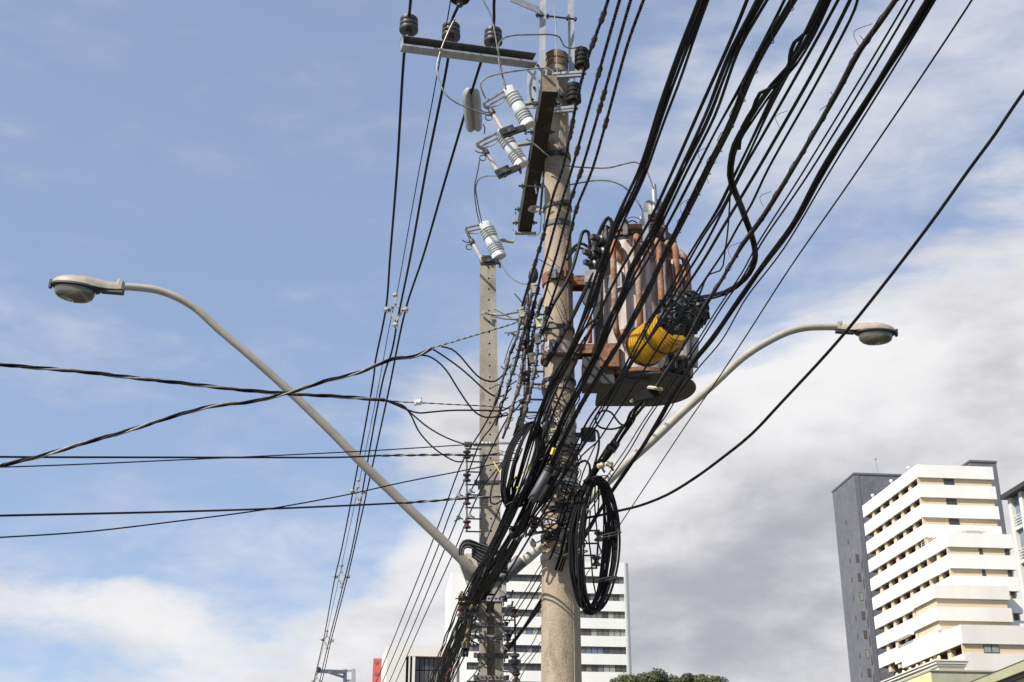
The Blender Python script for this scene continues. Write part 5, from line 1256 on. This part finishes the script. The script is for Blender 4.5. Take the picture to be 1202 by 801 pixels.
# ------------------------------------------------------------------ the four lines leaving to the lower left
L4 = [[(588, 452, 10.9), (587, 462), (570, 497), (544, 540), (521, 600), (506, 640), (469, 733), (441.5, 801, 27), (420, 852, 45)], [(595, 462, 10.9), (578, 500), (565, 517), (549, 556), (529.5, 600), (515, 640), (477.5, 733), (449, 801, 27), (428, 852, 45)],
      [(603, 478, 10.9), (587, 507), (561, 560), (541, 600), (524, 640), (486, 733), (457, 801, 27), (436, 852, 45)], [(611, 490, 10.9), (600, 527), (565, 575), (550, 606), (534, 645), (494, 733), (464.5, 801, 27), (443, 852, 45)]]
for i, p in enumerate(L4):
    cable(('leftmost', 'second', 'third', 'rightmost')[i]+' of four parallel wires descending left of the square pole', path(p), .0075, group='four wires leaving to the lower left', n=6)
cable('thin wire slanting over the face of the square pole near its foot', path([(613, 527, 10.9), (600, 560), (586, 597), (570, 636), (556, 668, 14)]), .006, group='four wires leaving to the lower left')
for i, (x, y) in enumerate(((538.5, 581), (552, 577), (538, 608), (551.5, 606))):
    p = P(x, y, 12.9-.1*(i % 2)); t = thing('wire_clamp', ('upper left', 'upper right', 'lower left', 'lower right')[i]+' of four small clamps on the wires beside the brown spools', 'clamp', p, 'small clamps beside the brown spools'); fr = frame(p, (.3, 0, 1), (1, 0, 0))
    MB().box((-.018, -.015, -.02), (.018, .015, .02), fr).build('body', 'steel_pale', t); MB().tube([fr @ Vector((0, 0, 0)), fr @ Vector((.05, 0, .0))], .007, 6).tube([fr @ Vector((0, 0, -.01)), fr @ Vector((-.03, 0, -.05))], .006, 5).build('bolt', 'steel_dark', t)

# ------------------------------------------------------------------ spaced primary line at the left
GP = 'spaced primary conductors at the left'
PR1 = [(486, -60, 9.2), (482, 0, 10.0), (480, 20, 10.36), (475, 57, 10.8), (466, 200), (458, 300), (453, 362, 16.8), (440, 428), (439, 440), (402, 640), (393, 679), (381, 745), (371, 789), (366, 812, 52)]
PR2 = [(546, -60, 9.3), (540, 0, 10.0), (530, 27, 10.5), (527, 62, 10.9), (500, 200), (482, 300), (467, 374, 16.8), (460, 412), (451, 440), (414, 640), (402, 690), (384, 761), (375, 801), (372, 812, 52)]
PR3 = [(586, -60, 9.4), (580, 0, 10.1), (578.5, 34, 10.6), (565, 72, 11.0), (526, 200), (497, 300), (476, 364, 16.8), (456, 460), (420, 625), (408, 677), (388, 755), (380, 791), (375, 812, 52)]
PR0 = [(534, -40, 9.6), (529, 0, 10.1), (511, 100, 11.2), (492, 200), (474, 300), (466, 344, 16.8), (459, 374), (443, 460), (406, 641), (384, 741), (372, 789), (368, 812, 52)]
for p, lab, r in ((PR1, 'left primary conductor tied to the leftmost pin insulator', .0145), (PR2, 'middle primary conductor tied to the middle pin insulator', .0145), (PR3, 'right primary conductor wearing the grey cover', .0145), (PR0, 'thin bare messenger wire between the primary conductors', .006)):
    cable(lab, path(p), r, 'rubber_dull', group=GP)
def spacer(lab, top, left, right, bot, Y):
    T_, L_, R_, B_ = [P(*q, Y) for q in (top, left, right, bot)]; s = (T_-B_).length; t = thing('conductor_spacer', lab, 'line spacer', T_, 'spacers of the primary conductors')
    w = s*.06; ct = (T_+B_)/2
    a1, a2, a3 = T_.lerp(B_, .30), L_.lerp(R_, .38), L_.lerp(R_, .62)
    c = MB(); c.bar(T_, a1, w*1.7, w).bar(a1, L_.lerp(ct, .3), w, w).bar(a1, R_.lerp(ct, .3), w, w).bar(L_.lerp(ct, .3), B_.lerp(T_, .12), w, w).bar(R_.lerp(ct, .3), B_.lerp(T_, .12), w, w); c.build('frame', 'steel_pale', t, smooth=0)
    for q in (T_, L_, R_, B_):
        c = MB(); c.lathe([(w*.7, -w*1.6), (w*1.15, -w*1.3), (w*1.15, w*1.3), (w*.7, w*1.6)], frame(q, (0, 1, -.1)), 8); c.bar(q+Vector((-w*2.4, -w, -w*.4)), q+Vector((w*1.6, -w, w*.6)), w*.5, w*.6).bar(q+Vector((w*.8, -w, -w*2.4)), q+Vector((0, -w, 0)), w*.5, w*.5); c.build('clamp', 'steel_pale', t, smooth=0)
spacer('large pale diamond spacer holding the conductors level with the lamp heads', (464, 347), (454, 364), (476.5, 364), (464.5, 382), 16.6)
spacer('second spacer down, where the conductors cross the left lamp arm', (421, 564), (413, 577), (429, 578), (421, 591), 24.5)
spacer('third spacer down, against pale cloud', (401, 664), (393.5, 677), (409, 677), (401, 689), 32)
spacer('fourth spacer down near the lower left', (384, 741), (378, 751), (390.5, 752), (384, 761), 41)
spacer('last tiny spacer at the bottom edge', (372, 791), (367, 800), (377, 800), (372, 808), 49)

# ------------------------------------------------------------------ bare jumpers round the fuses
GJ = 'bare jumper wires round the fuse cutouts'
def J(lab, pts, Y0, Y1, r=.0075, m='bare_wire'): return cable(lab, path(pts, y0=Y0, y1=Y1), r, m, name='jumper_wire', cat='wire', group=GJ, step=.05)
J('jumper coming down from above the frame to the topmost fuse', [(560, -30), (567, 0), (575, 15), (582, 45), (587, 80), (592, 96), (594, 104)], 10.1, 10.3)
J('jumper arching from the topmost fuse over to the upper arrester', [(593, 104), (590, 90), (586, 68), (585, 54), (590, 46), (601, 42), (625, 41), (648, 41), (657, 44), (662, 54), (670, 57), (683, 54)], 10.3, 10.8)
J('jumper looping from the fuse hinge over the crossarm end', [(570, 116), (566, 107), (564, 99), (570, 92), (586, 87), (610, 83), (632, 80.5), (644, 81), (650, 85)], 10.3, 10.2)
J('large left-hand loop jumper from the middle pin insulator to the fuse tube', [(534, 22), (526, 38), (516, 64), (513, 80), (516, 96), (524, 112), (536, 121), (550, 127), (566, 133), (575, 136)], 10.3, 10.4)
J('thin strand hanging from the posts down the pole top', [(644, -6), (650, 12), (652, 30), (653, 62), (655, 100), (657, 140), (656, 178)], 10.75, 10.85, .004)
J('jumper swinging from the middle fuse across the pole to the tall bushing', [(618, 163), (628, 170), (640, 180), (652, 190), (668, 195), (690, 197), (715, 197), (732, 193), (746, 190.5), (756, 196), (763, 210), (767, 222)], 10.7, 10.7)
J('jumper leaving the crossarm and arching to the small bushing', [(618, 218), (640, 219.5), (660, 218.5), (680, 215), (700, 212), (715, 212.5), (730, 218), (743, 230), (752, 243), (756, 252)], 11.0, 10.9)
J('pale wire hanging from the pull ring to the lowest fuse, left', [(563, 188), (560, 205), (557.5, 216), (557.5, 232), (560, 250), (563, 262)], 10.8, 12.1, .006)
J('looped wire from the middle fuse contact down to the lowest fuse', [(586, 207), (572, 207), (563, 210), (558.5, 219), (560, 234), (563, 250), (566, 263)], 10.8, 12.1, .006)
J('drop wire from the lowest fuse to the splice knot', [(586, 305), (590, 313), (596, 322), (604, 329), (612, 333), (621, 334)], 12.1, 10.7, .007)
J('thin lead under the end of the crossarm', [(620, 277), (628, 277), (633, 274), (635, 262), (635, 248)], 12.2, 11.0, .005)
J('short dark lead tail hanging from the cover', [(567, 146), (569, 150), (568.5, 157)], 11.0, 11.0, .006, 'steel_dark')
J('pale wire from the small bushing cap across the lid', [(752, 258), (745, 255), (738, 256), (733, 261)], 10.8, 10.7, .004)

# ------------------------------------------------------------------ service drops to the left
GD = 'service drops leaving to the left'
def D(lab, pts, Y0, Y1, R=.006, r=.007, pitch=.5, n=3, mats=('rubber', 'rubber', 'cable_light')):
    return rope(lab, path(pts, y0=Y0, y1=Y1), R, r, pitch, n, mats, group=GD, name='service_drop', step=.05)
D('highest twisted service drop sloping gently from the upper left edge', [(-60, 420), (0, 428), (100, 437), (150, 443), (200, 448.5), (300, 459.5), (400, 466), (452, 470)], 9.6, 10.6, .010, .0085, .62)
D('twisted service drop climbing from the lower left to the square pole top', [(-60, 562), (0, 547), (50, 535), (100, 520), (150, 506), (200, 490), (250, 477), (300, 471), (350, 458), (380, 448), (420, 438), (460, 422), (490, 418), (506, 409)], 9.6, 10.6, .010, .0085, .62, mats=('rubber', 'rubber', 'cable_light'))
rope('silvery bare neutral continuing from the climbing drop to the rack', path([(506, 409), (520, 405), (540, 399), (560, 393), (580, 387), (600, 381), (612, 376)], y0=10.6, y1=10.8), .004, .0045, .12, 2, ('bare_wire', 'cable_light'), name='neutral_wire', cat='wire', group='bare neutral wires')
rope('bare neutral continuing from the highest drop past a small white insulator', path([(452, 470), (470, 472), (492, 473), (530, 475), (570, 477), (600, 480), (612, 482)], y0=10.6, y1=10.8), .003, .0035, .15, 2, ('bare_wire', 'steel_dark'), name='neutral_wire', cat='wire', group='bare neutral wires')
t = thing('egg_insulator', 'small white insulator clamp on the neutral of the highest drop', 'insulator', P(491, 473, 10.6)); c = MB(); c.lathe([(.01, -.035), (.026, -.02), (.022, 0), (.028, .018), (.012, .035)], frame(P(491, 472.5, 10.6), (1, 0, .15)), 12); c.build('body', 'porcelain_white', t); MB().tube([P(493, 474, 10.6), P(494, 467, 10.6)], .009, 6).bar(P(487, 476, 10.6), P(489, 471, 10.6), .02, .01).build('wedge', 'steel_pale', t)
GF = 'fanned ends of the service drops'
for i, (p, lab) in enumerate((([(518, 407), (530, 410), (540, 418), (550, 430), (560, 441), (568, 446), (580, 448), (589, 442), (600, 428)], 'uppermost drooping end of the climbing drop'), ([(508, 410), (522, 419), (540, 432), (555, 445), (568, 457), (580, 465), (590, 465), (600, 456)], 'middle drooping end of the climbing drop'),
     ([(490, 417), (502, 418), (513, 424), (524, 435), (536, 454), (550, 475), (559, 485), (570, 490), (585, 489), (600, 486), (614, 470)], 'lowest drooping end of the climbing drop'), ([(452, 470), (466, 476), (480, 482), (492, 485), (505, 484), (530, 482), (570, 482), (590, 482), (604, 474)], 'nearly level end of the highest drop'),
     ([(455, 471), (470, 476), (482, 485), (500, 500), (520, 512), (540, 520), (548, 522)], 'upper sagging end of the highest drop reaching the brown spools'), ([(460, 472), (474, 477), (482, 487), (492, 507), (508, 525), (525, 537), (536, 542), (544, 542)], 'lower sagging end of the highest drop curling to the spools'))):
    cable(lab, path(p, y0=10.6, y1=13.1 if i > 3 else 10.8), .0075, group=GF, step=.06)
cable('level dark service wire ending in pale dead-end wrap at the square pole', path([(-60, 535, 9.4), (0, 536.5), (150, 537), (300, 537.2), (400, 537), (447, 535, 12.4)]), .0085, 'rubber_dull', group=GD, name='service_drop')
rope('pale spiral dead-end grip of the level service wire', path([(447, 535, 12.4), (490, 534.5), (532, 534), (562, 535), (590, 533, 12.9)]), .007, .007, .26, 2, ('cable_light', 'rubber'), group='spiral dead-end grips', name='dead_end_grip', cat='wire grip')
cable('thin service wire rising slightly just above the dead-end grip', path([(-60, 549, 9.4), (0, 548.5), (100, 545), (200, 540.5), (300, 536), (440, 529), (545, 522.5), (570, 521.5), (612, 521, 12.9)]), .0055, 'rubber_dull', group=GD, name='service_drop')
cable('lower thick service wire crossing the left lamp arm foot', path([(-60, 607, 9.4), (0, 605.5), (200, 601), (300, 598), (400, 594), (473, 590.5, 12.4)]), .009, 'rubber_dull', group=GD, name='service_drop')
rope('black and white spiral grip of the lower service wire', path([(473, 590.5, 12.4), (505, 588.5), (535, 586), (565, 584), (595, 584, 12.9)]), .0075, .0075, .28, 2, ('cable_light', 'rubber'), group='spiral dead-end grips', name='dead_end_grip', cat='wire grip')
cable('long thin service wire climbing from the lower left to the left coil', path([(-60, 634, 9.4), (0, 631), (100, 624.5), (200, 613), (300, 600), (337, 594), (412, 580), (475, 566), (537, 554), (580, 545), (605, 540, 12.4)]), .006, group=GD, name='service_drop')
t = thing('grip_clamp', 'grey ribbed dead-end clamp on the upper left of the square pole', 'clamp', P(560, 521, 12.9))
MB().bar(P(545, 522, 12.95), P(554, 522, 12.95), .045, .045).build('body', 'steel_dark', t, smooth=0)
for k in range(6): MB().lathe([(.022, -.02), (.028, -.012), (.028, .012), (.022, .02)], frame(P(558+k*4.6, 521.3, 12.95), (1, 0, 0)), 8).build('sleeve', 'steel_pale', t)
rnd = random.Random(12)
for i, (a, b, Y) in enumerate((((584, 519), (612, 518), 12.9), ((584, 531), (612, 527), 12.9), ((584, 535), (612, 530), 12.8), ((570, 583), (600, 584), 12.9), ((584, 528), (606, 532), 12.7), ((570, 540), (604, 538), 12.9))):
    cable(('uppermost', 'second', 'third', 'lowest', 'fourth', 'fifth')[i]+' thin tie wire between the two poles behind the left coil', [P(*a, Y), P((a[0]+b[0])/2, (a[1]+b[1])/2+1.2, Y-.4), P(*b, Y-1.2)], .0045, 'bare_wire', name='tie_wire', cat='wire', group='tie wires between the poles')
# yellow marker strips
for i, p in enumerate(([(579, 542), (586, 553), (592, 562), (598, 571)], [(604, 560), (611, 557), (618, 551), (621, 545)], [(628, 543), (634, 540), (637, 538)])):
    pl = catmull([P(x, y, 10.48+.02*i) for x, y in p], .03); t = tag(MB().tube(pl, .006, 4).build('marker_strip', 'yellow_tag', None, pl[0]), ('yellow marker strip left of the left coil, over the square pole', 'yellow marker strip seen through the left coil', 'short yellow marker strip at the right rim of the left coil')[i], 'marker strip', 'yellow marker strips')
t = thing('marker_tag', 'bright yellow-orange tag at the upper end of the grey splice case', 'tag', P(650, 531, 10.2)); a = P(649, 530, 10.2); MB().box((-.016, -.002, -.03), (.016, .002, .03), frame(a, (.35, 0, 1), (0, -1, 0))).box((-.002, -.016, -.03), (.002, .016, .03), frame(a, (.35, 0, 1), (0, -1, .3))).build('tag', 'yellow_tag', t, smooth=0)
t = thing('marker_tag', 'tiny yellow tag low inside the left coil', 'tag', P(609, 573, 10.5)); MB().box((-.02, -.01, -.008), (.02, .01, .008), frame(P(609, 573, 10.5), (0, 0, 1))).build('tag', 'yellow_tag', t, smooth=0)

# ------------------------------------------------------------------ hanging coils of spare cable
def coil(label, cx, cy, ra, rb, tilt, Y, n, r, spread, seed, droop=0, ties=()):
    rnd = random.Random(seed); c0 = P(cx, cy, Y); s = S(c0); t = thing('cable_coil', label, 'cable coil', P(cx, cy-ra, Y), 'hanging coils of spare cable')
    for k in range(n):
        A = ra*(1+rnd.uniform(-.07, .05)); Bq = rb*(1+rnd.uniform(-spread, spread)); dx = rnd.uniform(-3.4, 3.4); ph = rnd.uniform(0, 6.28); tl = tilt+rnd.uniform(-.04, .04); pts = []
        dy = rnd.uniform(-.1, .14)
        m = 46
        for j in range(m):
            a = 2*math.pi*j/m; w = 1+.02*math.sin(3*a+ph)+.015*math.sin(5*a+ph*2)
            # gathered at the top, spread at the bottom
            gather = .5-.5*math.cos(a)
            u = Bq*math.sin(a)*w+dx*gather; v = A*math.cos(a)*w*(1 if math.cos(a) > 0 else 1+droop*rnd.uniform(.9, 1.0))
            X = u*math.cos(tl)+v*math.sin(tl); Yv = -u*math.sin(tl)+v*math.cos(tl)
            pts.append(P(cx+X, cy-Yv, Y+.10*math.sin(a)*(1 if tilt else 1)+dy*gather*.5))
        MB().tube(pts, r*rnd.uniform(.85, 1.15), 7, closed=True).build('loop', rnd.choice(('rubber', 'rubber', 'rubber', 'rubber_dull')), t)
    for (px, py, w) in ties:
        p = P(px, py, Y-.03); MB().tube([p+Vector((w*math.cos(x), -.05*math.sin(x), .02*math.cos(x))) for x in [2*math.pi*q/14 for q in range(14)]], .005, 5, closed=True).build('tie', 'rubber_worn', t)
    return t
coil('left hanging coil of black cable between the two poles', 614, 546, 50, 15.5, .27, 10.45, 22, .0075, .42, 3, 0, ((629, 499, .05), (600, 592, .05)))
coil('large right hanging coil of black cable against the sky', 697, 638, 76, 20.5, .05, 10.35, 27, .0062, .46, 5, .06, ((699, 562, .1), (711, 680, .09), (675, 650, .1), (716, 628, .09)))
for i, p in enumerate(([(699, 566), (698, 590), (700, 615), (703, 640), (708, 655), (707, 680)], [(701, 560), (703, 585), (702, 600)], [(693, 600), (691, 628), (694, 655), (696, 680), (700, 700)])):
    cable(('left', 'short', 'right')[i]+' loose strand hanging inside the right coil', [P(x, y, 10.5) for x, y in p], .0065, group='strands inside the right coil', step=.05)
# gathering at the top of the right coil
cable('small cable loop hanging right of the round pole under the transformer', [P(x, y, 10.0) for x, y in ((700, 497), (699, 489), (704, 484), (711, 482), (718, 485), (724, 493), (730, 499), (736, 498))], .008, group='small loops by the round pole', step=.04)
cable('lower curve of the small loop under the transformer', [P(x, y, 10.0) for x, y in ((699, 492), (702, 500), (708, 503), (718, 504), (727, 502), (734, 498), (740, 490))], .008, group='small loops by the round pole', step=.04)
cable('cable bending from the black box down to the right coil', [P(x, y, 10.4) for x, y in ((697, 505), (701, 506), (703, 515), (702.5, 527), (700, 538), (697, 548))], .010, group='small loops by the round pole', step=.04)
cable('cable arching over the pole edge toward the right coil', [P(x, y, 10.4) for x, y in ((676, 552), (680, 544), (687, 541), (692, 546), (692, 556), (688, 566))], .010, group='small loops by the round pole', step=.04)
bundle('short cable cluster from the wedge terminal down to the right coil', [P(x, y, 9.6+(y-470)*.009) for x, y in ((757, 470), (744, 484), (740, 494), (728, 512), (722, 522), (712, 537), (700, 550), (690, 568))], 5, .0065, .02, seed=31, group=GB)
bundle('cable cluster slipping past the right side of the round pole behind the coil', [P(x, y, 10.2+(y-470)*.003) for x, y in ((716, 522), (702, 545), (688, 568), (677, 592), (668, 620), (662, 650), (655, 670))], 4, .0065, .025, seed=32, group=GB)
for i, (x, y) in enumerate(((705, 547), (715, 545))):
    p = P(x, y, 10.2); t = thing('splice_nut', ('left', 'right')[i]+' cream lumpy splice nut just above the right coil', 'splice block', p, 'cream splice nuts above the right coil'); c = MB(); fr = frame(p, (1, 0, .4-.8*i)); c.lathe([(.012, -.03), (.026, -.02), (.022, 0), (.03, .015), (.02, .03), (.008, .035)], fr, 9); c.build('body', 'cream_plastic', t)
    MB().tube([p, p+Vector((.03, -.02, -.06))], .009, 6).build('tail', 'rubber', t)
t = thing('cable_clamp', 'dark clamp gripping the cable cluster right of the pole', 'clamp', P(720, 524, 10.0)); MB().box((-.035, -.03, -.04), (.035, .03, .04), frame(P(720, 524, 10.0), (.7, 0, 1), (1, 0, 0))).build('body', 'rubber', t); MB().tube([P(715, 527, 9.98), P(725, 521, 9.98)], .01, 6).build('bolt', 'steel_dark', t)

# wires wound round the pole in the tangle
rnd = random.Random(21)
for k in range(34):
    py = rnd.uniform(528, 652); z = z1(py); tl = (rnd.uniform(-.7, .7), rnd.uniform(-.5, .5)); ax = Vector((tl[0], tl[1], 1)).normalized(); fr = frame(axis1(z), ax, (1, 0, 0)); pts = []
    a0 = rnd.uniform(0, 6.28); full = rnd.random() < .55; span = 6.28 if full else rnd.uniform(1.6, 3.2); n = 40
    if not full: a0 = -math.pi/2-span/2+rnd.uniform(-.5, .5)
    for j in range(n):
        a = a0+span*j/(n-1 if not full else n); d = Vector((math.cos(a), math.sin(a), 0)); r_ = rad1(z)*1.0+.016+.012*math.sin(3*a+k)+(.05*abs(math.sin(a*2+k)) if not full else 0)
        zo = -(tl[0]*d.x+tl[1]*d.y)*r_*.9+.01*math.sin(4*a+k)
        q = axis1(z+zo); pts.append(Vector((q.x+d.x*r_, q.y+d.y*r_, z+zo)))
    o = MB().tube(pts, rnd.choice((.0035, .005, .0065)), 5, closed=full).build('wound_wire', rnd.choice(('rubber', 'rubber', 'rubber_dull', 'steel_dark')), None, axis1(z))
    tag(o, 'dark wire wound round the pole in the '+('upper' if py < 570 else 'middle' if py < 612 else 'lowest')+' part of the tangle between the coils', 'wire', 'wires wound round the pole in the tangle')
# small open rings of wire dangling on the pole face
for k, (x, y, r) in enumerate(((641, 617, 5), (652, 618, 6.5), (659, 610, 6), (650, 574, 4), (666, 586, 5))):
    p = P(x, y, 10.72); rr = r*S(p); o = MB().tube([p+Vector((rr*.8*math.cos(a), -.01*math.sin(2*a), rr*1.4*math.sin(a))) for a in [2*math.pi*j/20 for j in range(20)]], .0045, 5, closed=True).build('wire_ring', 'rubber', None, p)
    tag(o, ('leftmost low ring', 'large low ring', 'right low ring', 'small upper ring', 'upper right ring')[k]+' of thin wire dangling on the pole face in the tangle', 'wire', 'wire rings on the pole face')
rnd = random.Random(33)
for k in range(14):   # hardware knots in the tangle
    x = rnd.uniform(622, 682); y = rnd.uniform(520, 640); p = P(x, y, 10.72); fr = frame(p, (rnd.uniform(-1, 1), rnd.uniform(-.3, .3), 1)); c = MB()
    if k % 2: c.lathe([(.01, -.04), (.02, -.03), (.026, 0), (.02, .03), (.01, .04)], fr, 8)
    else: c.box((-.03, -.015, -.02), (.03, .015, .02), fr).tube([fr @ Vector((0, -.04, 0)), fr @ Vector((0, .03, 0))], .009, 6)
    o = c.build('clamp', ('steel_dark', 'galvanized', 'rubber', 'steel_pale')[k % 4], None, p); tag(o, ('dark', 'galvanised', 'black', 'pale')[k % 4]+' small strap clamp caught in the '+('upper' if y < 580 else 'lower')+' wires on the pole face', 'clamp', 'small clamps in the tangle')
# white connector bits under the splice case
t = thing('spool_pair', 'dark reddish spool pair under the grey splice case left of the pole', 'insulator', P(628, 613, 10.7)); c = MB(); spool(c, P(628, 612, 10.7), (0, 0, 1), .04, .07); c.build('insulator', 'porcelain_brown', t); c = MB(); spool(c, P(627, 622, 10.7), (0, 0, 1), .036, .07); c.build('insulator', 'porcelain_brown', t)
MB().bar(P(618, 628, 10.7), P(640, 624, 10.8), .03, .02).tube([P(620, 618, 10.7), P(616, 626, 10.7), P(606, 634, 10.7)], .012, 6).build('bracket', 'steel_dark', t)
t = thing('hook_clamp', 'dark hooked clamp with pale cable ends between the poles', 'clamp', P(606, 628, 10.9)); MB().tube(catmull([P(600, 620, 10.9), P(602, 630, 10.9), P(608, 633, 10.9), P(613, 628, 10.9)], .03), .02, 8).build('hook', 'steel_dark', t)
for k in range(3): MB().tube([P(614+k*2, 625-k, 10.85), P(611+k*3, 631, 10.85)], .008, 6).build('cable_end', 'steel_pale', t)
# grey cables draped over the lamp bracket
rnd = random.Random(5)
t = thing('cable_bundle', 'grey cables humped over the lamp bracket left of the square pole', 'cable bundle', P(545, 634, 13.2), 'cable humps at the lamp bracket')
for k in range(8):
    o = k*1.1; pts = [(538+k*.8, 652), (539+k*.8, 643+k*.3), (544+k*.6, 635+o), (552, 634+o*1.2), (562, 638+o), (575, 643+o*.9), (588, 648+o*.6), (600, 652+o)]
    MB().tube(catmull([P(x, y, 13.15+.02*(k % 3)) for x, y in pts], .05), .0075, 6).build('cable', ('rubber_grey', 'rubber_dull', 'rubber_grey', 'rubber_worn')[k % 4], t)
t = thing('cable_bundle', 'black taped tails lying across the top of the lamp bracket', 'cable bundle', P(556, 648, 13.1), 'cable humps at the lamp bracket')
for k in range(7):
    MB().tube(catmull([P(x, y, 13.05) for x, y in ((554, 641+k*2), (562, 647+k*2), (572, 652+k*2.2), (584, 658+k*2.2), (596, 660+k*2))], .05), .010, 6).build('cable', ('rubber', 'rubber_grey')[k % 2], t)
cable('black loop hanging from the left coil over the square pole', [P(x, y, 10.5) for x, y in ((606, 520), (596, 535), (586, 552), (578, 570), (576, 590), (582, 592), (590, 586), (598, 574), (606, 560))], .0075, group='small loops by the round pole', step=.05)
cable('curved lead passing over the strap at the top of the left coil', [P(x, y, 10.4) for x, y in ((633, 500), (634, 486), (638, 482), (642, 490), (642, 505), (641, 520))], .011, group='small loops by the round pole', step=.04)
bundle('short vertical strands at the top of the left coil', [P(x, y, 10.5) for x, y in ((645, 478), (641, 492), (637, 510), (633, 530), (628, 548))], 4, .006, .03, seed=41, group='small loops by the round pole')
bundle('criss-crossing strands below the left coil toward the bracket', [P(x, y, 10.7+(y-600)*.02) for x, y in ((604, 592), (596, 612), (584, 636), (574, 655), (562, 680), (552, 705))], 4, .0065, .03, seed=42, group='small loops by the round pole')
cable('sagging dark wire from the coil foot to the hooked clamp', [P(x, y, 10.7) for x, y in ((592, 610), (596, 617), (604, 619), (614, 618), (622, 608), (630, 596))], .008, group='small loops by the round pole', step=.05)
bundle('steep strands running down the front of the round pole to the lowest band', [P(x, y, 10.55+(y-560)*.0012) for x, y in ((678, 556), (668, 585), (660, 612), (652, 640), (645, 657))], 2, .0065, .012, seed=43, group=GB)
cable('cable slipping down the front right of the round pole', [P(x, y, 10.5) for x, y in ((700, 520), (684, 556), (676, 590), (672, 620), (669, 650), (668, 668))], .006, group=GS)

# clutter of short leads, added for shadow lines on the square pole straps
rnd = random.Random(77)
for k in range(16):
    y = rnd.uniform(694, 800); x = rnd.uniform(560, 592); p = P(x, y, 13.32); q = P(x+rnd.uniform(-14, 14), y+rnd.uniform(-12, 14), 13.28); m = (p+q)/2+Vector((rnd.uniform(-.05, .05), -.06, rnd.uniform(-.08, .02)))
    o = MB().tube(catmull([p, m, q], .03), rnd.choice((.004, .006, .008)), 5).build('shadow_line_lead', rnd.choice(('rubber', 'rubber_dull', 'steel_dark')), None, p)
    tag(o, 'short dark lead added for a shadow line '+('above' if y < 745 else 'below')+' the thin grey strap of the square pole', 'wire', 'short leads round the square pole straps')
for k, (x, y, dx) in enumerate(((596, 700, 10), (597, 713, 8), (600, 740, 9), (557, 735, -9), (556, 748, -8), (598, 757, 8))):
    p = P(x, y, 13.25); t = thing('pole_hook', ('upper right', 'second right', 'third right', 'upper left', 'lower left', 'lowest right')[k]+' dark hook bolt jutting from the square pole', 'bolt', p, 'hook bolts on the square pole')
    MB().tube(catmull([P(x-dx*.9, y+1, 13.35), P(x, y, 13.25), P(x+dx*.5, y-3, 13.2), P(x+dx*.6, y-7, 13.2)], .03), .011, 6).build('shank', 'steel_dark', t)
    MB().lathe([(.012, -.03), (.026, -.02), (.026, .02), (.012, .03)], frame(P(x+dx*.2, y, 13.22), (1, 0, .2)), 8).build('nut', 'steel_dark' if k % 2 else 'strap_steel', t)

# fine drops, ties and tails between the poles at mid height
rnd = random.Random(91)
for k in range(22):
    x = rnd.uniform(596, 640); y = rnd.uniform(365, 525); p = P(x, y, 10.7); kind = k % 3
    if kind == 0: q = P(x+rnd.uniform(8, 30), y+rnd.uniform(-10, 14), 10.72)
    elif kind == 1: q = P(x-rnd.uniform(4, 16), y+rnd.uniform(14, 40), 10.8)
    else: q = P(x+rnd.uniform(-22, -6), y+rnd.uniform(-14, 4), 10.9)
    m = (p+q)/2+Vector((rnd.uniform(-.05, .05), -.08, rnd.uniform(-.09, .03)))
    o = MB().tube(catmull([p, m, q], .03), rnd.choice((.003, .004, .006)), 5).build('tie_wire', rnd.choice(('rubber', 'rubber_dull', 'steel_dark', 'bare_wire')), None, p)
    tag(o, 'loose thin tie '+('running onto the round pole', 'dropping from a splice', 'sticking out left')[kind]+' beside the brown spool rack', 'wire', 'loose ties beside the brown spool rack')
for k in range(20):
    y = rnd.uniform(430, 560); x = rnd.uniform(640, 672); z = z1(y); p = P(x, y, 10.72); q = P(x+rnd.uniform(-16, 16), y+rnd.uniform(10, 46), 10.7); m = (p+q)/2+Vector((rnd.uniform(-.1, .1), -.03, 0))
    o = MB().tube(catmull([p, m, q], .03), rnd.choice((.003, .0045, .006)), 5).build('loose_wire', rnd.choice(('rubber', 'rubber', 'rubber_dull')), None, p)
    tag(o, 'thin black wire dangling on the round pole face '+('above' if y < 500 else 'below')+' the bright perforated strap', 'wire', 'thin wires dangling on the round pole face')
